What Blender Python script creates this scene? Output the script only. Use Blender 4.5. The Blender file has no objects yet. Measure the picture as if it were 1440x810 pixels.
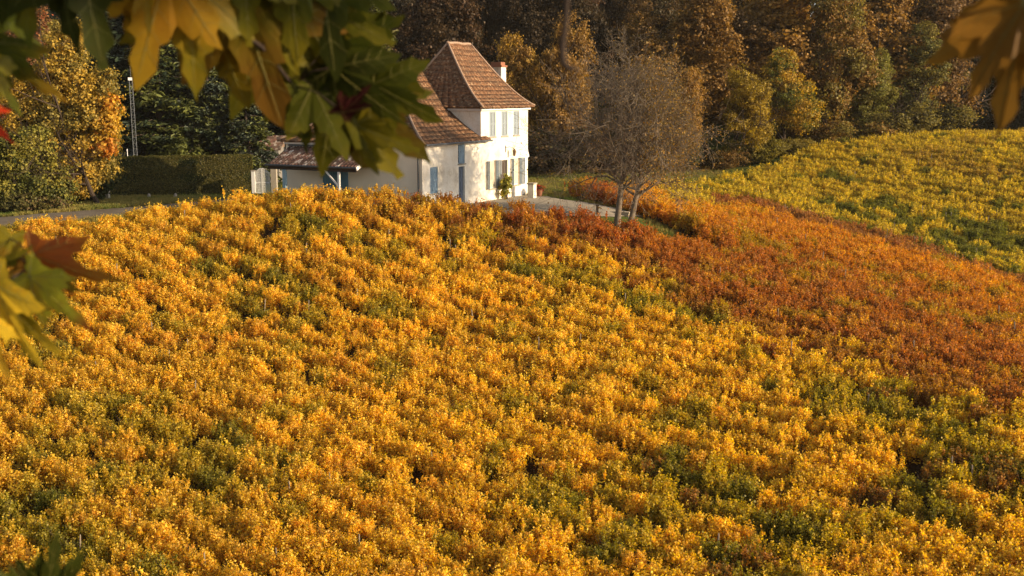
import bpy, math, random
import numpy as np
from mathutils import Vector, Matrix, noise
from math import radians as R, sin, cos, pi
rng = random.Random(7)
C = bpy.context.scene.collection
SC = bpy.context.scene

# ------------------------------------------------------------------ camera model
F = 1500.0; TH = math.atan(0.1813)
CT, ST = cos(TH), sin(TH)
def ray(u, v):
    xr = (u - 720) / F; yr = (405 - v) / F
    return Vector((xr, CT + yr * ST, -ST + yr * CT))
def at(u, v, Y):
    d = ray(u, v); return d * (Y / d.y)
def proj(p):
    d = p[1] * CT - p[2] * ST
    up = p[1] * ST + p[2] * CT
    return 720 + F * p[0] / d, 405 - F * up / d, d

# ------------------------------------------------------------------ terrain
V_ = 0.95
ctrl = []
def cp(u, v, Y, off=0.0):
    p = at(u, v, Y); ctrl.append((p.x, p.y, p.z - off))
for u, v, Y in [(-100,810,28),(250,810,28),(600,810,28),(950,810,28),(1300,810,27.5),(1600,810,27),
                (-100,600,38),(300,600,38),(700,600,38),(1100,600,37),(1500,600,35),
                (-50,450,47.5),(300,450,48),(700,450,48),(1050,450,47),(1400,480,46),
                (0,370,54),(300,355,54.5),(650,350,55),(900,370,54),(1200,400,55),(1440,405,60),
                (40,318,59.5),(270,292,60),(450,270,60),(560,270,60),(700,292,59),(860,312,59),(960,325,61),
                (1200,335,68),(1440,385,67),(1200,300,80),(1440,300,84),(1200,255,92),(1060,250,92),(1330,185,118),(1440,185,118),(1600,185,120),
                (1000,300,72),(1600,400,66)]:
    cp(u, v, Y, V_)
for u, v, Y in [(0,312,63),(100,302,65),(300,286,69),(250,279,80),(100,279,80),(0,300,72),(340,275,84),(760,284,69),(850,292,66),
                (760,247,95),(900,246,96),(1000,238,106),(1140,215,108)]:
    cp(u, v, Y)
for p in [(-5,64,-6.85),(-10,68,-6.85),(2,76,-6.9),(-6,76,-6.85),(-14,66,-6.9),(-16,72,-7.0),
          (0,0,-1.75),(-12,0,-1.9),(12,0,-2.2),(0,9,-7.5),(-12,9,-7.5),(14,9,-8.3),(0,18,-12.6),(-15,18,-12.6),(18,18,-13),
          (-60,60,-8),(-60,90,-9),(-60,30,-13),(-45,110,-8),(0,120,-6.5),(30,128,-6),(48,130,-6.5),(62,140,-9),(110,110,-6),(80,60,-14),(60,30,-17),
          (-60,170,2),(0,170,3),(60,180,-5),(120,180,-6),(-60,240,22),(0,240,24),(80,250,24),(160,240,15),(-140,150,0),(-140,60,-9),(-130,0,-10),(140,0,-20),(140,60,-13)]:
    ctrl.append(p)
P = np.array(ctrl)
def _k(r2): return 0.5 * r2 * np.log(r2 + 1e-9)
_n = len(P); S0 = 40.0
q = P[:, :2] / S0
K = _k(((q[:, None] - q[None]) ** 2).sum(-1)) + np.eye(_n) * 0.004
A = np.zeros((_n + 3, _n + 3)); A[:_n, :_n] = K; A[:_n, _n] = 1; A[:_n, _n + 1:] = q; A[_n, :_n] = 1; A[_n + 1:, :_n] = q.T
W = np.linalg.solve(A, np.concatenate([P[:, 2], [0, 0, 0]]))
def tps(x, y):
    x = np.asarray(x, float); y = np.asarray(y, float)
    xc = np.clip(x, -130, 150); yc = np.clip(y, 0, 240)
    Q = np.stack([xc.ravel(), yc.ravel()], -1) / S0
    z = _k(((Q[:, None] - q[None]) ** 2).sum(-1)) @ W[:_n] + W[_n] + Q @ W[_n + 1:]
    return z.reshape(x.shape)
def axis(a, b, step, outs):
    core = list(np.arange(a, b + 1e-6, step))
    return np.array([core[0] - o for o in outs[::-1]] + core + [core[-1] + o for o in outs])
OUT = [3, 8, 16, 30, 50, 90, 160, 300, 600, 1200]
GX = axis(-60, 75, 1.0, OUT); GY = axis(-6, 125, 1.0, OUT)
GZ = np.zeros((len(GY), len(GX)))
for j in range(len(GY)):
    GZ[j] = tps(GX, np.full(len(GX), GY[j]))
def gz(x, y):
    i = int(np.clip(np.searchsorted(GX, x) - 1, 0, len(GX) - 2)); j = int(np.clip(np.searchsorted(GY, y) - 1, 0, len(GY) - 2))
    fx = (x - GX[i]) / (GX[i + 1] - GX[i]); fy = (y - GY[j]) / (GY[j + 1] - GY[j])
    a = GZ[j, i] * (1 - fx) + GZ[j, i + 1] * fx; b = GZ[j + 1, i] * (1 - fx) + GZ[j + 1, i + 1] * fx
    return float(a * (1 - fy) + b * fy)

# ------------------------------------------------------------------ material helpers
class NT:
    def __init__(s, name):
        s.m = bpy.data.materials.new(name); s.m.use_nodes = True
        s.t = s.m.node_tree; s.t.nodes.clear()
        s.out = s.t.nodes.new('ShaderNodeOutputMaterial')
    def n(s, typ, **kw):
        nd = s.t.nodes.new('ShaderNode' + typ)
        for k, v in kw.items():
            if k.startswith('i_'):
                key = k[2:]; nd.inputs[int(key) if key.isdigit() else key.replace('_', ' ')].default_value = v
            else: setattr(nd, k, v)
        return nd
    def l(s, a, b): s.t.links.new(a, b)
    def math(s, op, a, b=0.0, clamp=False):
        nd = s.n('Math', operation=op, use_clamp=clamp)
        for i, x in enumerate((a, b)):
            if isinstance(x, (int, float)): nd.inputs[i].default_value = x
            else: s.l(x, nd.inputs[i])
        return nd.outputs[0]
    def mix(s, f, a, b, blend='MIX'):
        nd = s.n('Mix', data_type='RGBA', blend_type=blend)
        for i, x in ((0, f), (6, a), (7, b)):
            if isinstance(x, (int, float)): nd.inputs[i].default_value = x
            elif isinstance(x, tuple): nd.inputs[i].default_value = (*x[:3], 1)
            else: s.l(x, nd.inputs[i])
        return nd.outputs[2]
    def noise(s, vec, scale, detail=3, rough=.55):
        nd = s.n('TexNoise'); nd.inputs['Scale'].default_value = scale; nd.inputs['Detail'].default_value = detail; nd.inputs['Roughness'].default_value = rough
        if vec is not None: s.l(vec, nd.inputs['Vector'])
        return nd.outputs['Fac']
    def ramp(s, f, stops):
        nd = s.n('ValToRGB'); e = nd.color_ramp.elements
        while len(e) < len(stops): e.new(.5)
        for el, (p, c) in zip(e, stops): el.position = p; el.color = (*c, 1)
        s.l(f, nd.inputs[0]); return nd.outputs[0]
    def bsdf(s, col, rough=.8, spec=.3, bump=None, bs=.3, bd=.02, metal=0.0):
        b = s.n('BsdfPrincipled'); b.inputs['Roughness'].default_value = rough; b.inputs['Specular IOR Level'].default_value = spec; b.inputs['Metallic'].default_value = metal
        if isinstance(col, tuple): b.inputs['Base Color'].default_value = (*col, 1)
        else: s.l(col, b.inputs['Base Color'])
        if bump is not None:
            bn = s.n('Bump'); bn.inputs['Strength'].default_value = bs; bn.inputs['Distance'].default_value = bd
            s.l(bump, bn.inputs['Height']); s.l(bn.outputs[0], b.inputs['Normal'])
        s.l(b.outputs[0], s.out.inputs[0]); return b

def simple(name, c, rough=.7, var=.25, scale=6, spec=.3, metal=0.0, bs=.25, bd=.01):
    t = NT(name); co = t.n('TexCoord').outputs['Object']
    f = t.noise(co, scale, 5, .6)
    col = t.mix(f, tuple(x * (1 - var) for x in c), tuple(min(1, x * (1 + var)) for x in c))
    t.bsdf(col, rough, spec, t.noise(co, scale * 6, 3), bs, bd, metal)
    return t.m

def leaf_material(name, transl=.45, gloss=.04, attr='INSTANCER', rough=.5, sat_var=1.0):
    """leaf colour = the plant's own tint / second tint (per instance), a leaf-by-leaf value and hue, and a patchy mix through the plant"""
    t = NT(name)
    a1 = t.n('Attribute', attribute_name='tint', attribute_type=attr)
    a2 = t.n('Attribute', attribute_name='tint2', attribute_type=attr)
    lv = t.n('Attribute', attribute_name='lv', attribute_type='GEOMETRY')
    sep = t.n('SeparateColor'); t.l(lv.outputs['Color'], sep.inputs[0])
    r, g, b = sep.outputs
    # g: clump-wise choice between the two tints, b: leaf-wise jitter of that choice
    f = t.math('ADD', t.math('MULTIPLY', g, .75), t.math('MULTIPLY', b, .5))
    f = t.math('MULTIPLY', t.math('SUBTRACT', f, .45), 3.0, True)
    col = t.mix(f, a1.outputs['Color'], a2.outputs['Color'])
    val = t.math('ADD', t.math('MULTIPLY', r, .95 * sat_var), 1 - .475 * sat_var)
    vm = t.n('Combine' + 'Color'); 
    for i in range(3): t.l(val, vm.inputs[i])
    col = t.mix(1.0, col, vm.outputs[0], 'MULTIPLY')
    d = t.n('BsdfDiffuse'); t.l(col, d.inputs[0])
    tr = t.n('BsdfTranslucent'); hs = t.n('HueSaturation'); hs.inputs['Saturation'].default_value = 1.1; hs.inputs['Value'].default_value = 1.1
    t.l(col, hs.inputs['Color']); t.l(hs.outputs[0], tr.inputs[0])
    m1 = t.n('MixShader'); m1.inputs[0].default_value = transl; t.l(d.outputs[0], m1.inputs[1]); t.l(tr.outputs[0], m1.inputs[2])
    gl = t.n('BsdfGlossy'); gl.inputs['Roughness'].default_value = rough; gl.inputs[0].default_value = (1, 1, 1, 1)
    m2 = t.n('MixShader'); m2.inputs[0].default_value = gloss; t.l(m1.outputs[0], m2.inputs[1]); t.l(gl.outputs[0], m2.inputs[2])
    t.l(m2.outputs[0], t.out.inputs[0])
    return t.m

M = {}
M['leaf'] = leaf_material('vine_leaf', .58, .012, sat_var=.8)
M['treeleaf'] = leaf_material('tree_leaf', .45, .01)
M['needle'] = leaf_material('needle', .15, .015)
M['bark'] = simple('bark', (.13, .10, .075), .9, .4, 5, .1, bs=.8, bd=.03)
M['darkbark'] = simple('dark_bark', (.055, .04, .03), .9, .4, 8, .1, bs=.8, bd=.02)
M['palebark'] = simple('pale_twig', (.16, .125, .09), .85, .3, 3, .1)
M['vinewood'] = simple('vine_wood', (.07, .05, .035), .95, .4, 20, .05)
M['stake'] = simple('stake_wood', (.22, .18, .14), .9, .4, 12, .1)
M['white'] = simple('white_paint', (.72, .71, .68), .6, .06, 3)
M['stone'] = simple('stone', (.33, .29, .23), .9, .3, 5, .1, bs=.6, bd=.02)
M['blue'] = simple('blue_shutter', (.20, .29, .37), .6, .12, 4)
M['palegrey'] = simple('pale_shutter', (.24, .28, .31), .6, .08, 4)
M['slate'] = simple('grey_blue_shutter', (.12, .155, .19), .6, .12, 4)
M['darkmetal'] = simple('dark_metal', (.05, .055, .06), .45, .2, 6, .4)
M['galv'] = simple('galvanised_metal', (.10, .11, .12), .6, .2, 6, .3, 0.0)
M['red_flower'] = simple('red_flower', (.45, .02, .02), .7, .3, 20)
M['terracotta'] = simple('terracotta', (.24, .10, .055), .85, .2, 10)

def m_wall():
    t = NT('lime_render'); co = t.n('TexCoord').outputs['Object']
    n1 = t.noise(co, .7, 5, .6); n2 = t.noise(co, 9, 4)
    col = t.ramp(t.math('ADD', t.math('MULTIPLY', n1, .75), t.math('MULTIPLY', n2, .25)), [(.34, (.48, .41, .31)), (.46, (.68, .62, .52)), (.6, (.78, .74, .66))])
    t.bsdf(col, .9, .1, t.noise(co, 30, 4), .35, .01); return t.m
M['wall'] = m_wall()
def m_wall2():
    t = NT('cream_render'); co = t.n('TexCoord').outputs['Object']
    col = t.ramp(t.noise(co, .8, 5, .6), [(.3, (.66, .57, .44)), (.7, (.76, .67, .53))])
    t.bsdf(col, .9, .1, t.noise(co, 30, 4), .35, .01); return t.m
M['wall2'] = m_wall2()
def m_tiles(name, stops, sx, sy, moss):
    t = NT(name); uv = t.n('TexCoord').outputs['UV']
    mp = t.n('Mapping'); mp.inputs['Scale'].default_value = (sx, sy, 1); t.l(uv, mp.inputs[0])
    sp = t.n('SeparateXYZ'); t.l(mp.outputs[0], sp.inputs[0])
    row = t.math('FLOOR', sp.outputs[1])
    xo = t.math('ADD', sp.outputs[0], t.math('MULTIPLY', row, .5))
    cx = t.math('FLOOR', xo)
    cb = t.n('CombineXYZ'); t.l(cx, cb.inputs[0]); t.l(row, cb.inputs[1])
    wn = t.n('TexWhiteNoise', noise_dimensions='2D'); t.l(cb.outputs[0], wn.inputs['Vector'])
    col = t.ramp(wn.outputs['Value'], stops)
    co = t.n('TexCoord').outputs['Object']
    pat = t.noise(co, .55, 6, .7); fine = t.noise(co, 5, 4, .7)
    f = t.math('MULTIPLY', t.math('SUBTRACT', t.math('ADD', t.math('MULTIPLY', pat, .6), t.math('MULTIPLY', fine, .4)), .45), 7, True)
    col = t.mix(t.math('MULTIPLY', f, .75), col, moss)
    lich = t.noise(co, 9, 3, .6); col = t.mix(t.math('MULTIPLY', t.math('SUBTRACT', lich, .6), 5, True), col, (.30, .22, .13))
    fy = t.math('FRACT', sp.outputs[1]); fx = t.math('FRACT', xo)
    gap = t.math('MULTIPLY', t.math('GREATER_THAN', fx, .06), t.math('SUBTRACT', 1.0, t.math('MULTIPLY', fy, .7)))
    t.bsdf(col, .9, .1, gap, .3, .012); return t.m
M['flat_tile'] = m_tiles('flat_clay_tile', [(0, (.095, .05, .028)), (.3, (.14, .07, .037)), (.65, (.185, .09, .046)), (.9, (.24, .125, .065)), (1, (.33, .23, .14))], 7.2, 10.5, (.10, .062, .04))
M['canal_tile'] = m_tiles('canal_tile', [(0, (.06, .035, .03)), (.3, (.11, .06, .045)), (.65, (.19, .09, .065)), (.85, (.26, .18, .14)), (1, (.5, .44, .38))], 4.6, 2.9, (.10, .075, .055))
M['ridge_tile'] = simple('ridge_tile', (.29, .20, .145), .85, .35, 4, .1)
def m_ground():
    t = NT('ground'); g = t.n('NewGeometry').outputs['Position']
    at_ = t.n('Attribute', attribute_name='zone', attribute_type='GEOMETRY')
    sep = t.n('SeparateColor'); t.l(at_.outputs['Color'], sep.inputs[0])
    soil = t.ramp(t.noise(g, 1.2, 8, .7), [(.3, (.035, .022, .012)), (.55, (.085, .055, .028)), (.75, (.10, .09, .035))])
    grass = t.ramp(t.noise(g, .5, 8, .75), [(.3, (.045, .065, .014)), (.5, (.085, .105, .022)), (.7, (.16, .14, .04))])
    dry = t.ramp(t.noise(g, 2.5, 8, .75), [(.3, (.10, .085, .03)), (.6, (.20, .15, .055))])
    col = t.mix(sep.outputs[0], soil, grass)
    col = t.mix(sep.outputs[1], col, dry)
    t.bsdf(col, .95, .05, t.noise(g, 7, 8, .8), 1.0, .12); return t.m
M['ground'] = m_ground()
def m_road():
    t = NT('road_surface'); g = t.n('NewGeometry').outputs['Position']
    col = t.ramp(t.noise(g, .9, 9, .75), [(.3, (.11, .085, .06)), (.6, (.17, .14, .105)), (.8, (.21, .17, .12))])
    t.bsdf(col, .9, .1, t.noise(g, 25, 4), .5, .01); return t.m
M['road'] = m_road()
def m_gravel():
    t = NT('pale_gravel'); g = t.n('NewGeometry').outputs['Position']
    col = t.ramp(t.noise(g, 1.5, 9, .8), [(.3, (.22, .19, .15)), (.6, (.32, .28, .22))])
    t.bsdf(col, .95, .1, t.noise(g, 25, 4), .6, .02); return t.m
M['gravel'] = m_gravel()
def m_hedge():
    t = NT('hedge_core'); g = t.n('NewGeometry').outputs['Position']
    t.bsdf(t.ramp(t.noise(g, 9, 6, .8), [(.35, (.008, .012, .005)), (.7, (.05, .06, .02))]), .95, .05, t.noise(g, 20, 5), 1, .06); return t.m
M['hedge_core'] = m_hedge()
def m_glass():
    t = NT('window_glass'); b = t.bsdf((.02, .025, .03), .08, .6); return t.m
M['glass'] = m_glass()

# ------------------------------------------------------------------ object helpers
def tag(o, label=None, cat=None, group=None, kind=None):
    if label: o['label'] = label
    if cat: o['category'] = cat
    if group: o['group'] = group
    if kind: o['kind'] = kind
    return o
def empty(name, loc, rz=0, label=None, cat=None, group=None):
    o = bpy.data.objects.new(name, None); C.objects.link(o); o.location = loc; o.rotation_euler = (0, 0, rz); o.empty_display_size = .3
    return tag(o, label, cat, group)
class MB:
    def __init__(s): s.v = []; s.f = []; s.mi = []; s.uv = []
    def quad(s, a, b, c, d, uv=None, mi=0):
        n = len(s.v); s.v += [tuple(a), tuple(b), tuple(c), tuple(d)]; s.f.append((n, n + 1, n + 2, n + 3)); s.mi.append(mi); s.uv.append(uv or [(0, 0)] * 4)
    def tri(s, a, b, c, uv=None, mi=0):
        n = len(s.v); s.v += [tuple(a), tuple(b), tuple(c)]; s.f.append((n, n + 1, n + 2)); s.mi.append(mi); s.uv.append(uv or [(0, 0)] * 3)
    def box(s, x0, x1, y0, y1, z0, z1, mi=0):
        p = [(x, y, z) for z in (z0, z1) for y in (y0, y1) for x in (x0, x1)]
        n = len(s.v); s.v += p
        for f in ((0, 2, 3, 1), (4, 5, 7, 6), (0, 1, 5, 4), (2, 6, 7, 3), (0, 4, 6, 2), (1, 3, 7, 5)):
            s.f.append(tuple(n + i for i in f)); s.mi.append(mi); s.uv.append([(0, 0)] * 4)
    def beam(s, a, b, w, h, mi=0, up=(0, 0, 1)):
        a = Vector(a); b = Vector(b); d = (b - a).normalized(); sd = d.cross(Vector(up))
        if sd.length < 1e-4: sd = Vector((1, 0, 0))
        sd.normalize(); u = sd.cross(d)
        n = len(s.v)
        for p in (a, b):
            for i, j in ((-1, -1), (1, -1), (1, 1), (-1, 1)): s.v.append(tuple(p + sd * (w / 2 * i) + u * (h / 2 * j)))
        for f in ((3, 2, 1, 0), (4, 5, 6, 7), (0, 1, 5, 4), (1, 2, 6, 5), (2, 3, 7, 6), (3, 0, 4, 7)):
            s.f.append(tuple(n + i for i in f)); s.mi.append(mi); s.uv.append([(0, 0)] * 4)
    def tube(s, pts, rad, sides=6, mi=0, cap=True):
        pts = [Vector(p) for p in pts]; n0 = len(s.v); prev = None
        for i, p in enumerate(pts):
            d = (pts[min(i + 1, len(pts) - 1)] - pts[max(i - 1, 0)]).normalized()
            if prev is None: a = d.orthogonal().normalized()
            else:
                a = prev - d * prev.dot(d)
                a = a.normalized() if a.length > 1e-5 else d.orthogonal().normalized()
            prev = a; b = d.cross(a); r = rad[i] if hasattr(rad, '__len__') else rad
            for k in range(sides):
                t = 2 * pi * k / sides; s.v.append(tuple(p + a * (cos(t) * r) + b * (sin(t) * r)))
        for i in range(len(pts) - 1):
            for k in range(sides):
                k2 = (k + 1) % sides
                s.f.append((n0 + i * sides + k, n0 + i * sides + k2, n0 + (i + 1) * sides + k2, n0 + (i + 1) * sides + k)); s.mi.append(mi); s.uv.append([(0, 0)] * 4)
        if cap and sides > 2:
            e = n0 + (len(pts) - 1) * sides
            s.f.append(tuple(e + k for k in range(sides))); s.mi.append(mi); s.uv.append([(0, 0)] * sides)
            s.f.append(tuple(n0 + sides - 1 - k for k in range(sides))); s.mi.append(mi); s.uv.append([(0, 0)] * sides)
    def mesh(s, name, mats, smooth=False):
        me = bpy.data.meshes.new(name); me.from_pydata(s.v, [], s.f)
        for m in (mats if isinstance(mats, (list, tuple)) else [mats]): me.materials.append(m)
        me.polygons.foreach_set('material_index', s.mi)
        uvl = me.uv_layers.new(name='UVMap'); flat = [c for q_ in s.uv for p_ in q_ for c in p_]
        uvl.data.foreach_set('uv', flat)
        if smooth: me.polygons.foreach_set('use_smooth', [True] * len(me.polygons))
        me.update(); return me
    def build(s, name, mats, parent=None, smooth=False, loc=None, rz=None):
        o = bpy.data.objects.new(name, s.mesh(name, mats, smooth)); C.objects.link(o)
        if parent: o.parent = parent
        if loc is not None: o.location = loc
        if rz is not None: o.rotation_euler = (0, 0, rz)
        return o

def leaf_mesh(name, pos, nrm, size, lv, mat, nrng, fold=.35, aspect=1.0):
    """many small folded leaves: 6 vertices, 2 quads each; lv = (value, clump, jitter) per leaf"""
    n = len(pos)
    nrm = nrm / np.linalg.norm(nrm, axis=1, keepdims=True)
    a = nrng.normal(size=(n, 3)); a[:, 2] -= .6
    t = a - nrm * (a * nrm).sum(1, keepdims=True); t /= np.linalg.norm(t, axis=1, keepdims=True)
    b = np.cross(nrm, t); s = size[:, None]
    fo = (fold * s) * nrm * nrng.uniform(-.3, 1, size=(n, 1))
    w = .5 * aspect
    v = np.stack([pos - t * s * .5, pos + t * s * .55,
                  pos + b * s * w + t * s * .18 + fo, pos + b * s * w * .8 - t * s * .38 + fo,
                  pos - b * s * w + t * s * .18 + fo, pos - b * s * w * .8 - t * s * .38 + fo], 1).reshape(-1, 3)
    base = (np.arange(n) * 6)[:, None]
    f = np.concatenate([base + np.array([[0, 3, 2, 1]]), base + np.array([[0, 1, 4, 5]])], 1).reshape(-1, 4)
    me = bpy.data.meshes.new(name)
    me.vertices.add(len(v)); me.vertices.foreach_set('co', v.astype(np.float32).ravel())
    me.loops.add(f.size); me.loops.foreach_set('vertex_index', f.astype(np.int32).ravel())
    me.polygons.add(len(f)); me.polygons.foreach_set('loop_start', (np.arange(len(f)) * 4).astype(np.int32))
    me.materials.append(mat)
    at_ = me.attributes.new('lv', 'FLOAT_COLOR', 'POINT')
    c = np.ones((n, 6, 4), np.float32); c[:, :, :3] = lv[:, None, :]
    at_.data.foreach_set('color', c.ravel())
    me.update(calc_edges=True); return me
def link(name, me, parent=None, loc=None):
    o = bpy.data.objects.new(name, me); C.objects.link(o)
    if parent: o.parent = parent
    if loc is not None: o.location = loc
    return o
def tint(o, a, b):
    o['tint'] = [float(x) for x in a]; o['tint2'] = [float(x) for x in b]; return o

def crown(name, blobs, nclump, per, cr, size, mat, seed, shell=.55, up=.35, droop=0.0):
    """blobs: (x,y,z, rx,ry,rz); clumps of leaves spread mostly near the blobs' surfaces"""
    g = np.random.default_rng(seed)
    vol = np.array([b[3] * b[4] * b[5] for b in blobs]) ** .72; pick = g.choice(len(blobs), nclump, p=vol / vol.sum())
    B = np.array(blobs)[pick]
    d = g.normal(size=(nclump, 3)); d /= np.linalg.norm(d, axis=1, keepdims=True)
    rr = shell + (1 - shell) * g.uniform(0, 1, (nclump, 1)) ** .6 * g.choice([1, 1, .8, 1.12], size=(nclump, 1))
    cc = B[:, :3] + d * rr * B[:, 3:]
    cr_ = cr * g.uniform(.5, 1.4, nclump)
    cl = np.repeat(np.arange(nclump), per); n = len(cl)
    off = g.normal(size=(n, 3)) * .52; off[:, 2] *= .75
    pos = cc[cl] + off * cr_[cl][:, None]
    pos[:, 2] -= droop * np.abs(off[:, 2]) * cr_[cl]
    nr = d[cl] * .8 + g.normal(size=(n, 3)) * .75 + off * .3; nr[:, 2] += up
    cg = np.array([noise.noise(Vector(c) * .45 + Vector((seed, 0, 0))) for c in cc]) * .9 + .5
    cg = np.clip(cg + g.normal(size=nclump) * .15, 0, 1)
    lv = np.stack([g.uniform(0, 1, n), cg[cl], g.uniform(0, 1, n)], 1)
    sz = size * g.uniform(.6, 1.35, n)
    return leaf_mesh(name, pos, nr, sz, lv, mat, g)
def branches(mb, p, d, L, r, depth, rr, sides=5, spread=.6, segs=4, gravity=0.0, kids=(3, 4), tips=None, wob=.12, rmin=0.0):
    pts = [Vector(p)]; rad = [r]; d = Vector(d).normalized()
    for i in range(segs):
        d = (d + Vector((rr.gauss(0, wob), rr.gauss(0, wob), rr.gauss(0, wob) + gravity))).normalized()
        pts.append(pts[-1] + d * (L / segs)); rad.append(max(r * (1 - .55 * (i + 1) / segs), rmin))
    mb.tube(pts, rad, sides if depth > 0 else 3, cap=False)
    if depth <= 0:
        if tips is not None: tips.append((pts[-1], d)); tips.append((pts[len(pts) // 2], d))
        return
    for k in range(rr.randint(*kids)):
        t = rr.uniform(.3, 1.0); i = min(int(t * segs), segs - 1); q_ = pts[i].lerp(pts[i + 1], t * segs - i)
        ax = d.orthogonal().normalized(); ax.rotate(Matrix.Rotation(rr.uniform(0, 2 * pi), 3, d))
        nd = (d * (1 - spread * .5) + ax * spread * rr.uniform(.6, 1.3)).normalized()
        branches(mb, q_, nd, L * rr.uniform(.5, .78), rad[i] * .6, depth - 1, rr, max(3, sides - 1), spread, max(2, segs - 1), gravity, kids, tips, wob, rmin)
    branches(mb, pts[-1], d, L * .65, rad[-1], depth - 1, rr, max(3, sides - 1), spread, max(2, segs - 1), gravity, kids, tips, wob, rmin)

# geometry-nodes scatter, used for stuff only
def scatter(name, pts, rots, scl, idx, t1, t2, meshes, label, cat=None, align=None):
    col = bpy.data.collections.new(name + '_pool')
    for i, m in enumerate(meshes):
        ob = bpy.data.objects.new('%s_source_%03d' % (name, i), m); col.objects.link(ob)
    me = bpy.data.meshes.new(name); me.from_pydata([tuple(p) for p in pts], [], [])
    def attr(nm, typ, data, key='value'):
        a = me.attributes.new(nm, typ, 'POINT'); a.data.foreach_set(key, np.asarray(data, np.float32 if typ != 'INT' else np.int32).ravel())
    attr('rot', 'FLOAT_VECTOR', rots, 'vector'); attr('scl', 'FLOAT', scl); attr('idx', 'INT', idx)
    attr('tint', 'FLOAT_VECTOR', t1, 'vector'); attr('tint2', 'FLOAT_VECTOR', t2, 'vector')
    o = bpy.data.objects.new(name, me); C.objects.link(o)
    ng = bpy.data.node_groups.new(name + '_scatter', 'GeometryNodeTree')
    ng.interface.new_socket('Geometry', in_out='INPUT', socket_type='NodeSocketGeometry'); ng.interface.new_socket('Geometry', in_out='OUTPUT', socket_type='NodeSocketGeometry')
    N = ng.nodes.new; gi = N('NodeGroupInput'); go = N('NodeGroupOutput'); mp = N('GeometryNodeMeshToPoints')
    ip = N('GeometryNodeInstanceOnPoints'); ci = N('GeometryNodeCollectionInfo'); ci.inputs[0].default_value = col
    ci.inputs['Separate Children'].default_value = True; ci.inputs['Reset Children'].default_value = True
    ip.inputs['Pick Instance'].default_value = True
    L = ng.links.new
    def na(nm, dt):
        n = N('GeometryNodeInputNamedAttribute'); n.data_type = dt; n.inputs[0].default_value = nm; return n.outputs['Attribute']
    e2r = N('FunctionNodeEulerToRotation'); L(na('rot', 'FLOAT_VECTOR'), e2r.inputs[0])
    L(gi.outputs[0], mp.inputs['Mesh']); L(mp.outputs[0], ip.inputs['Points']); L(ci.outputs[0], ip.inputs['Instance'])
    L(e2r.outputs[0], ip.inputs['Rotation']); L(na('scl', 'FLOAT'), ip.inputs['Scale']); L(na('idx', 'INT'), ip.inputs['Instance Index'])
    L(ip.outputs[0], go.inputs[0])
    md = o.modifiers.new('scatter', 'NODES'); md.node_group = ng
    tag(o, label, cat, None, 'stuff'); return o
# ------------------------------------------------------------------ ground sheet and paths
def in_lawn(x, y):
    return 0.0
me = bpy.data.meshes.new('ground')
XX, YY = np.meshgrid(GX, GY); vv = np.stack([XX, YY, GZ], -1).reshape(-1, 3)
nx = len(GX); ny = len(GY)
ii = (np.arange(ny - 1)[:, None] * nx + np.arange(nx - 1)[None]).ravel()
ff = np.stack([ii, ii + 1, ii + nx + 1, ii + nx], 1)
me.from_pydata(vv.tolist(), [], ff.tolist())
me.materials.append(M['ground'])
zn = np.zeros((len(vv), 4), np.float32); zn[:, 3] = 1
def crest(x):
    return float(np.interp(x, [-60, -30, -20, -14, -9, -1, 3, 6, 9, 12, 14], [59.5, 59.8, 61.2, 61.6, 60.2, 59.9, 59.6, 58.6, 59.3, 60.0, 61]))
def bline(y):   # left edge of the second vineyard
    return float(np.interp(y, [58, 61, 69, 75, 86, 98, 107, 113, 118], [14.2, 12.0, 6.6, 3.8, 13, 22, 30, 38, 46]))
def region(x, y):
    if y < crest(x) if x < 14 else y < 61: return 'A'
    if y < 118 and x > bline(y): return 'B'
    return ''
for k, (x, y, z) in enumerate(vv):
    if not region(x, y) and y > 50:
        zn[k, 0] = 1; 
        if x < -17 and y < 80: zn[k, 1] = .75
for_attr = me.attributes.new('zone', 'FLOAT_COLOR', 'POINT'); for_attr.data.foreach_set('color', zn.ravel())
me.polygons.foreach_set('use_smooth', [True] * len(me.polygons)); me.update()
g = link('ground', me); tag(g, kind='structure')

def strip(name, cl, w, mat, off=.03, step=.8):
    mb = MB(); pts = []
    for i in range(len(cl) - 1):
        a = Vector(cl[i]); b = Vector(cl[i + 1]); n = max(1, int((b - a).length / step))
        for k in range(n): pts.append(a.lerp(b, k / n))
    pts.append(Vector(cl[-1])); rows = []
    for i, p in enumerate(pts):
        d = (pts[min(i + 1, len(pts) - 1)] - pts[max(i - 1, 0)]).normalized(); nrm = Vector((-d.y, d.x))
        rows.append([p + nrm * (w * (k / 6 - .5)) + nrm * (.12 * noise.noise(Vector((p.x, p.y, k))) if k in (0, 6) else 0) for k in range(7)])
    V = [[(q_.x, q_.y, gz(q_.x, q_.y) + off) for q_ in r] for r in rows]
    for i in range(len(V) - 1):
        for k in range(6): mb.quad(V[i][k], V[i][k + 1], V[i + 1][k + 1], V[i + 1][k])
    o = mb.build(name, mat, smooth=True); tag(o, kind='structure'); return o
strip('lane', [(-120, 52), (-60, 57.5), (-40, 61.2), (-30, 63.6), (-22, 66.6), (-19.5, 69.5), (-18, 74), (-16.8, 80)], 3.6, M['road'])
mb = MB()   # gravel yard in front of the house
yard = [(-6, 60.6), (0.5, 60.6), (6.2, 63.8), (8.2, 66.4), (6.4, 69.2), (3.2, 71.6), (1.9, 74.9), (0.4, 73.6), (-3.5, 65.5)]
cx_, cy_ = 1.8, 67
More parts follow.
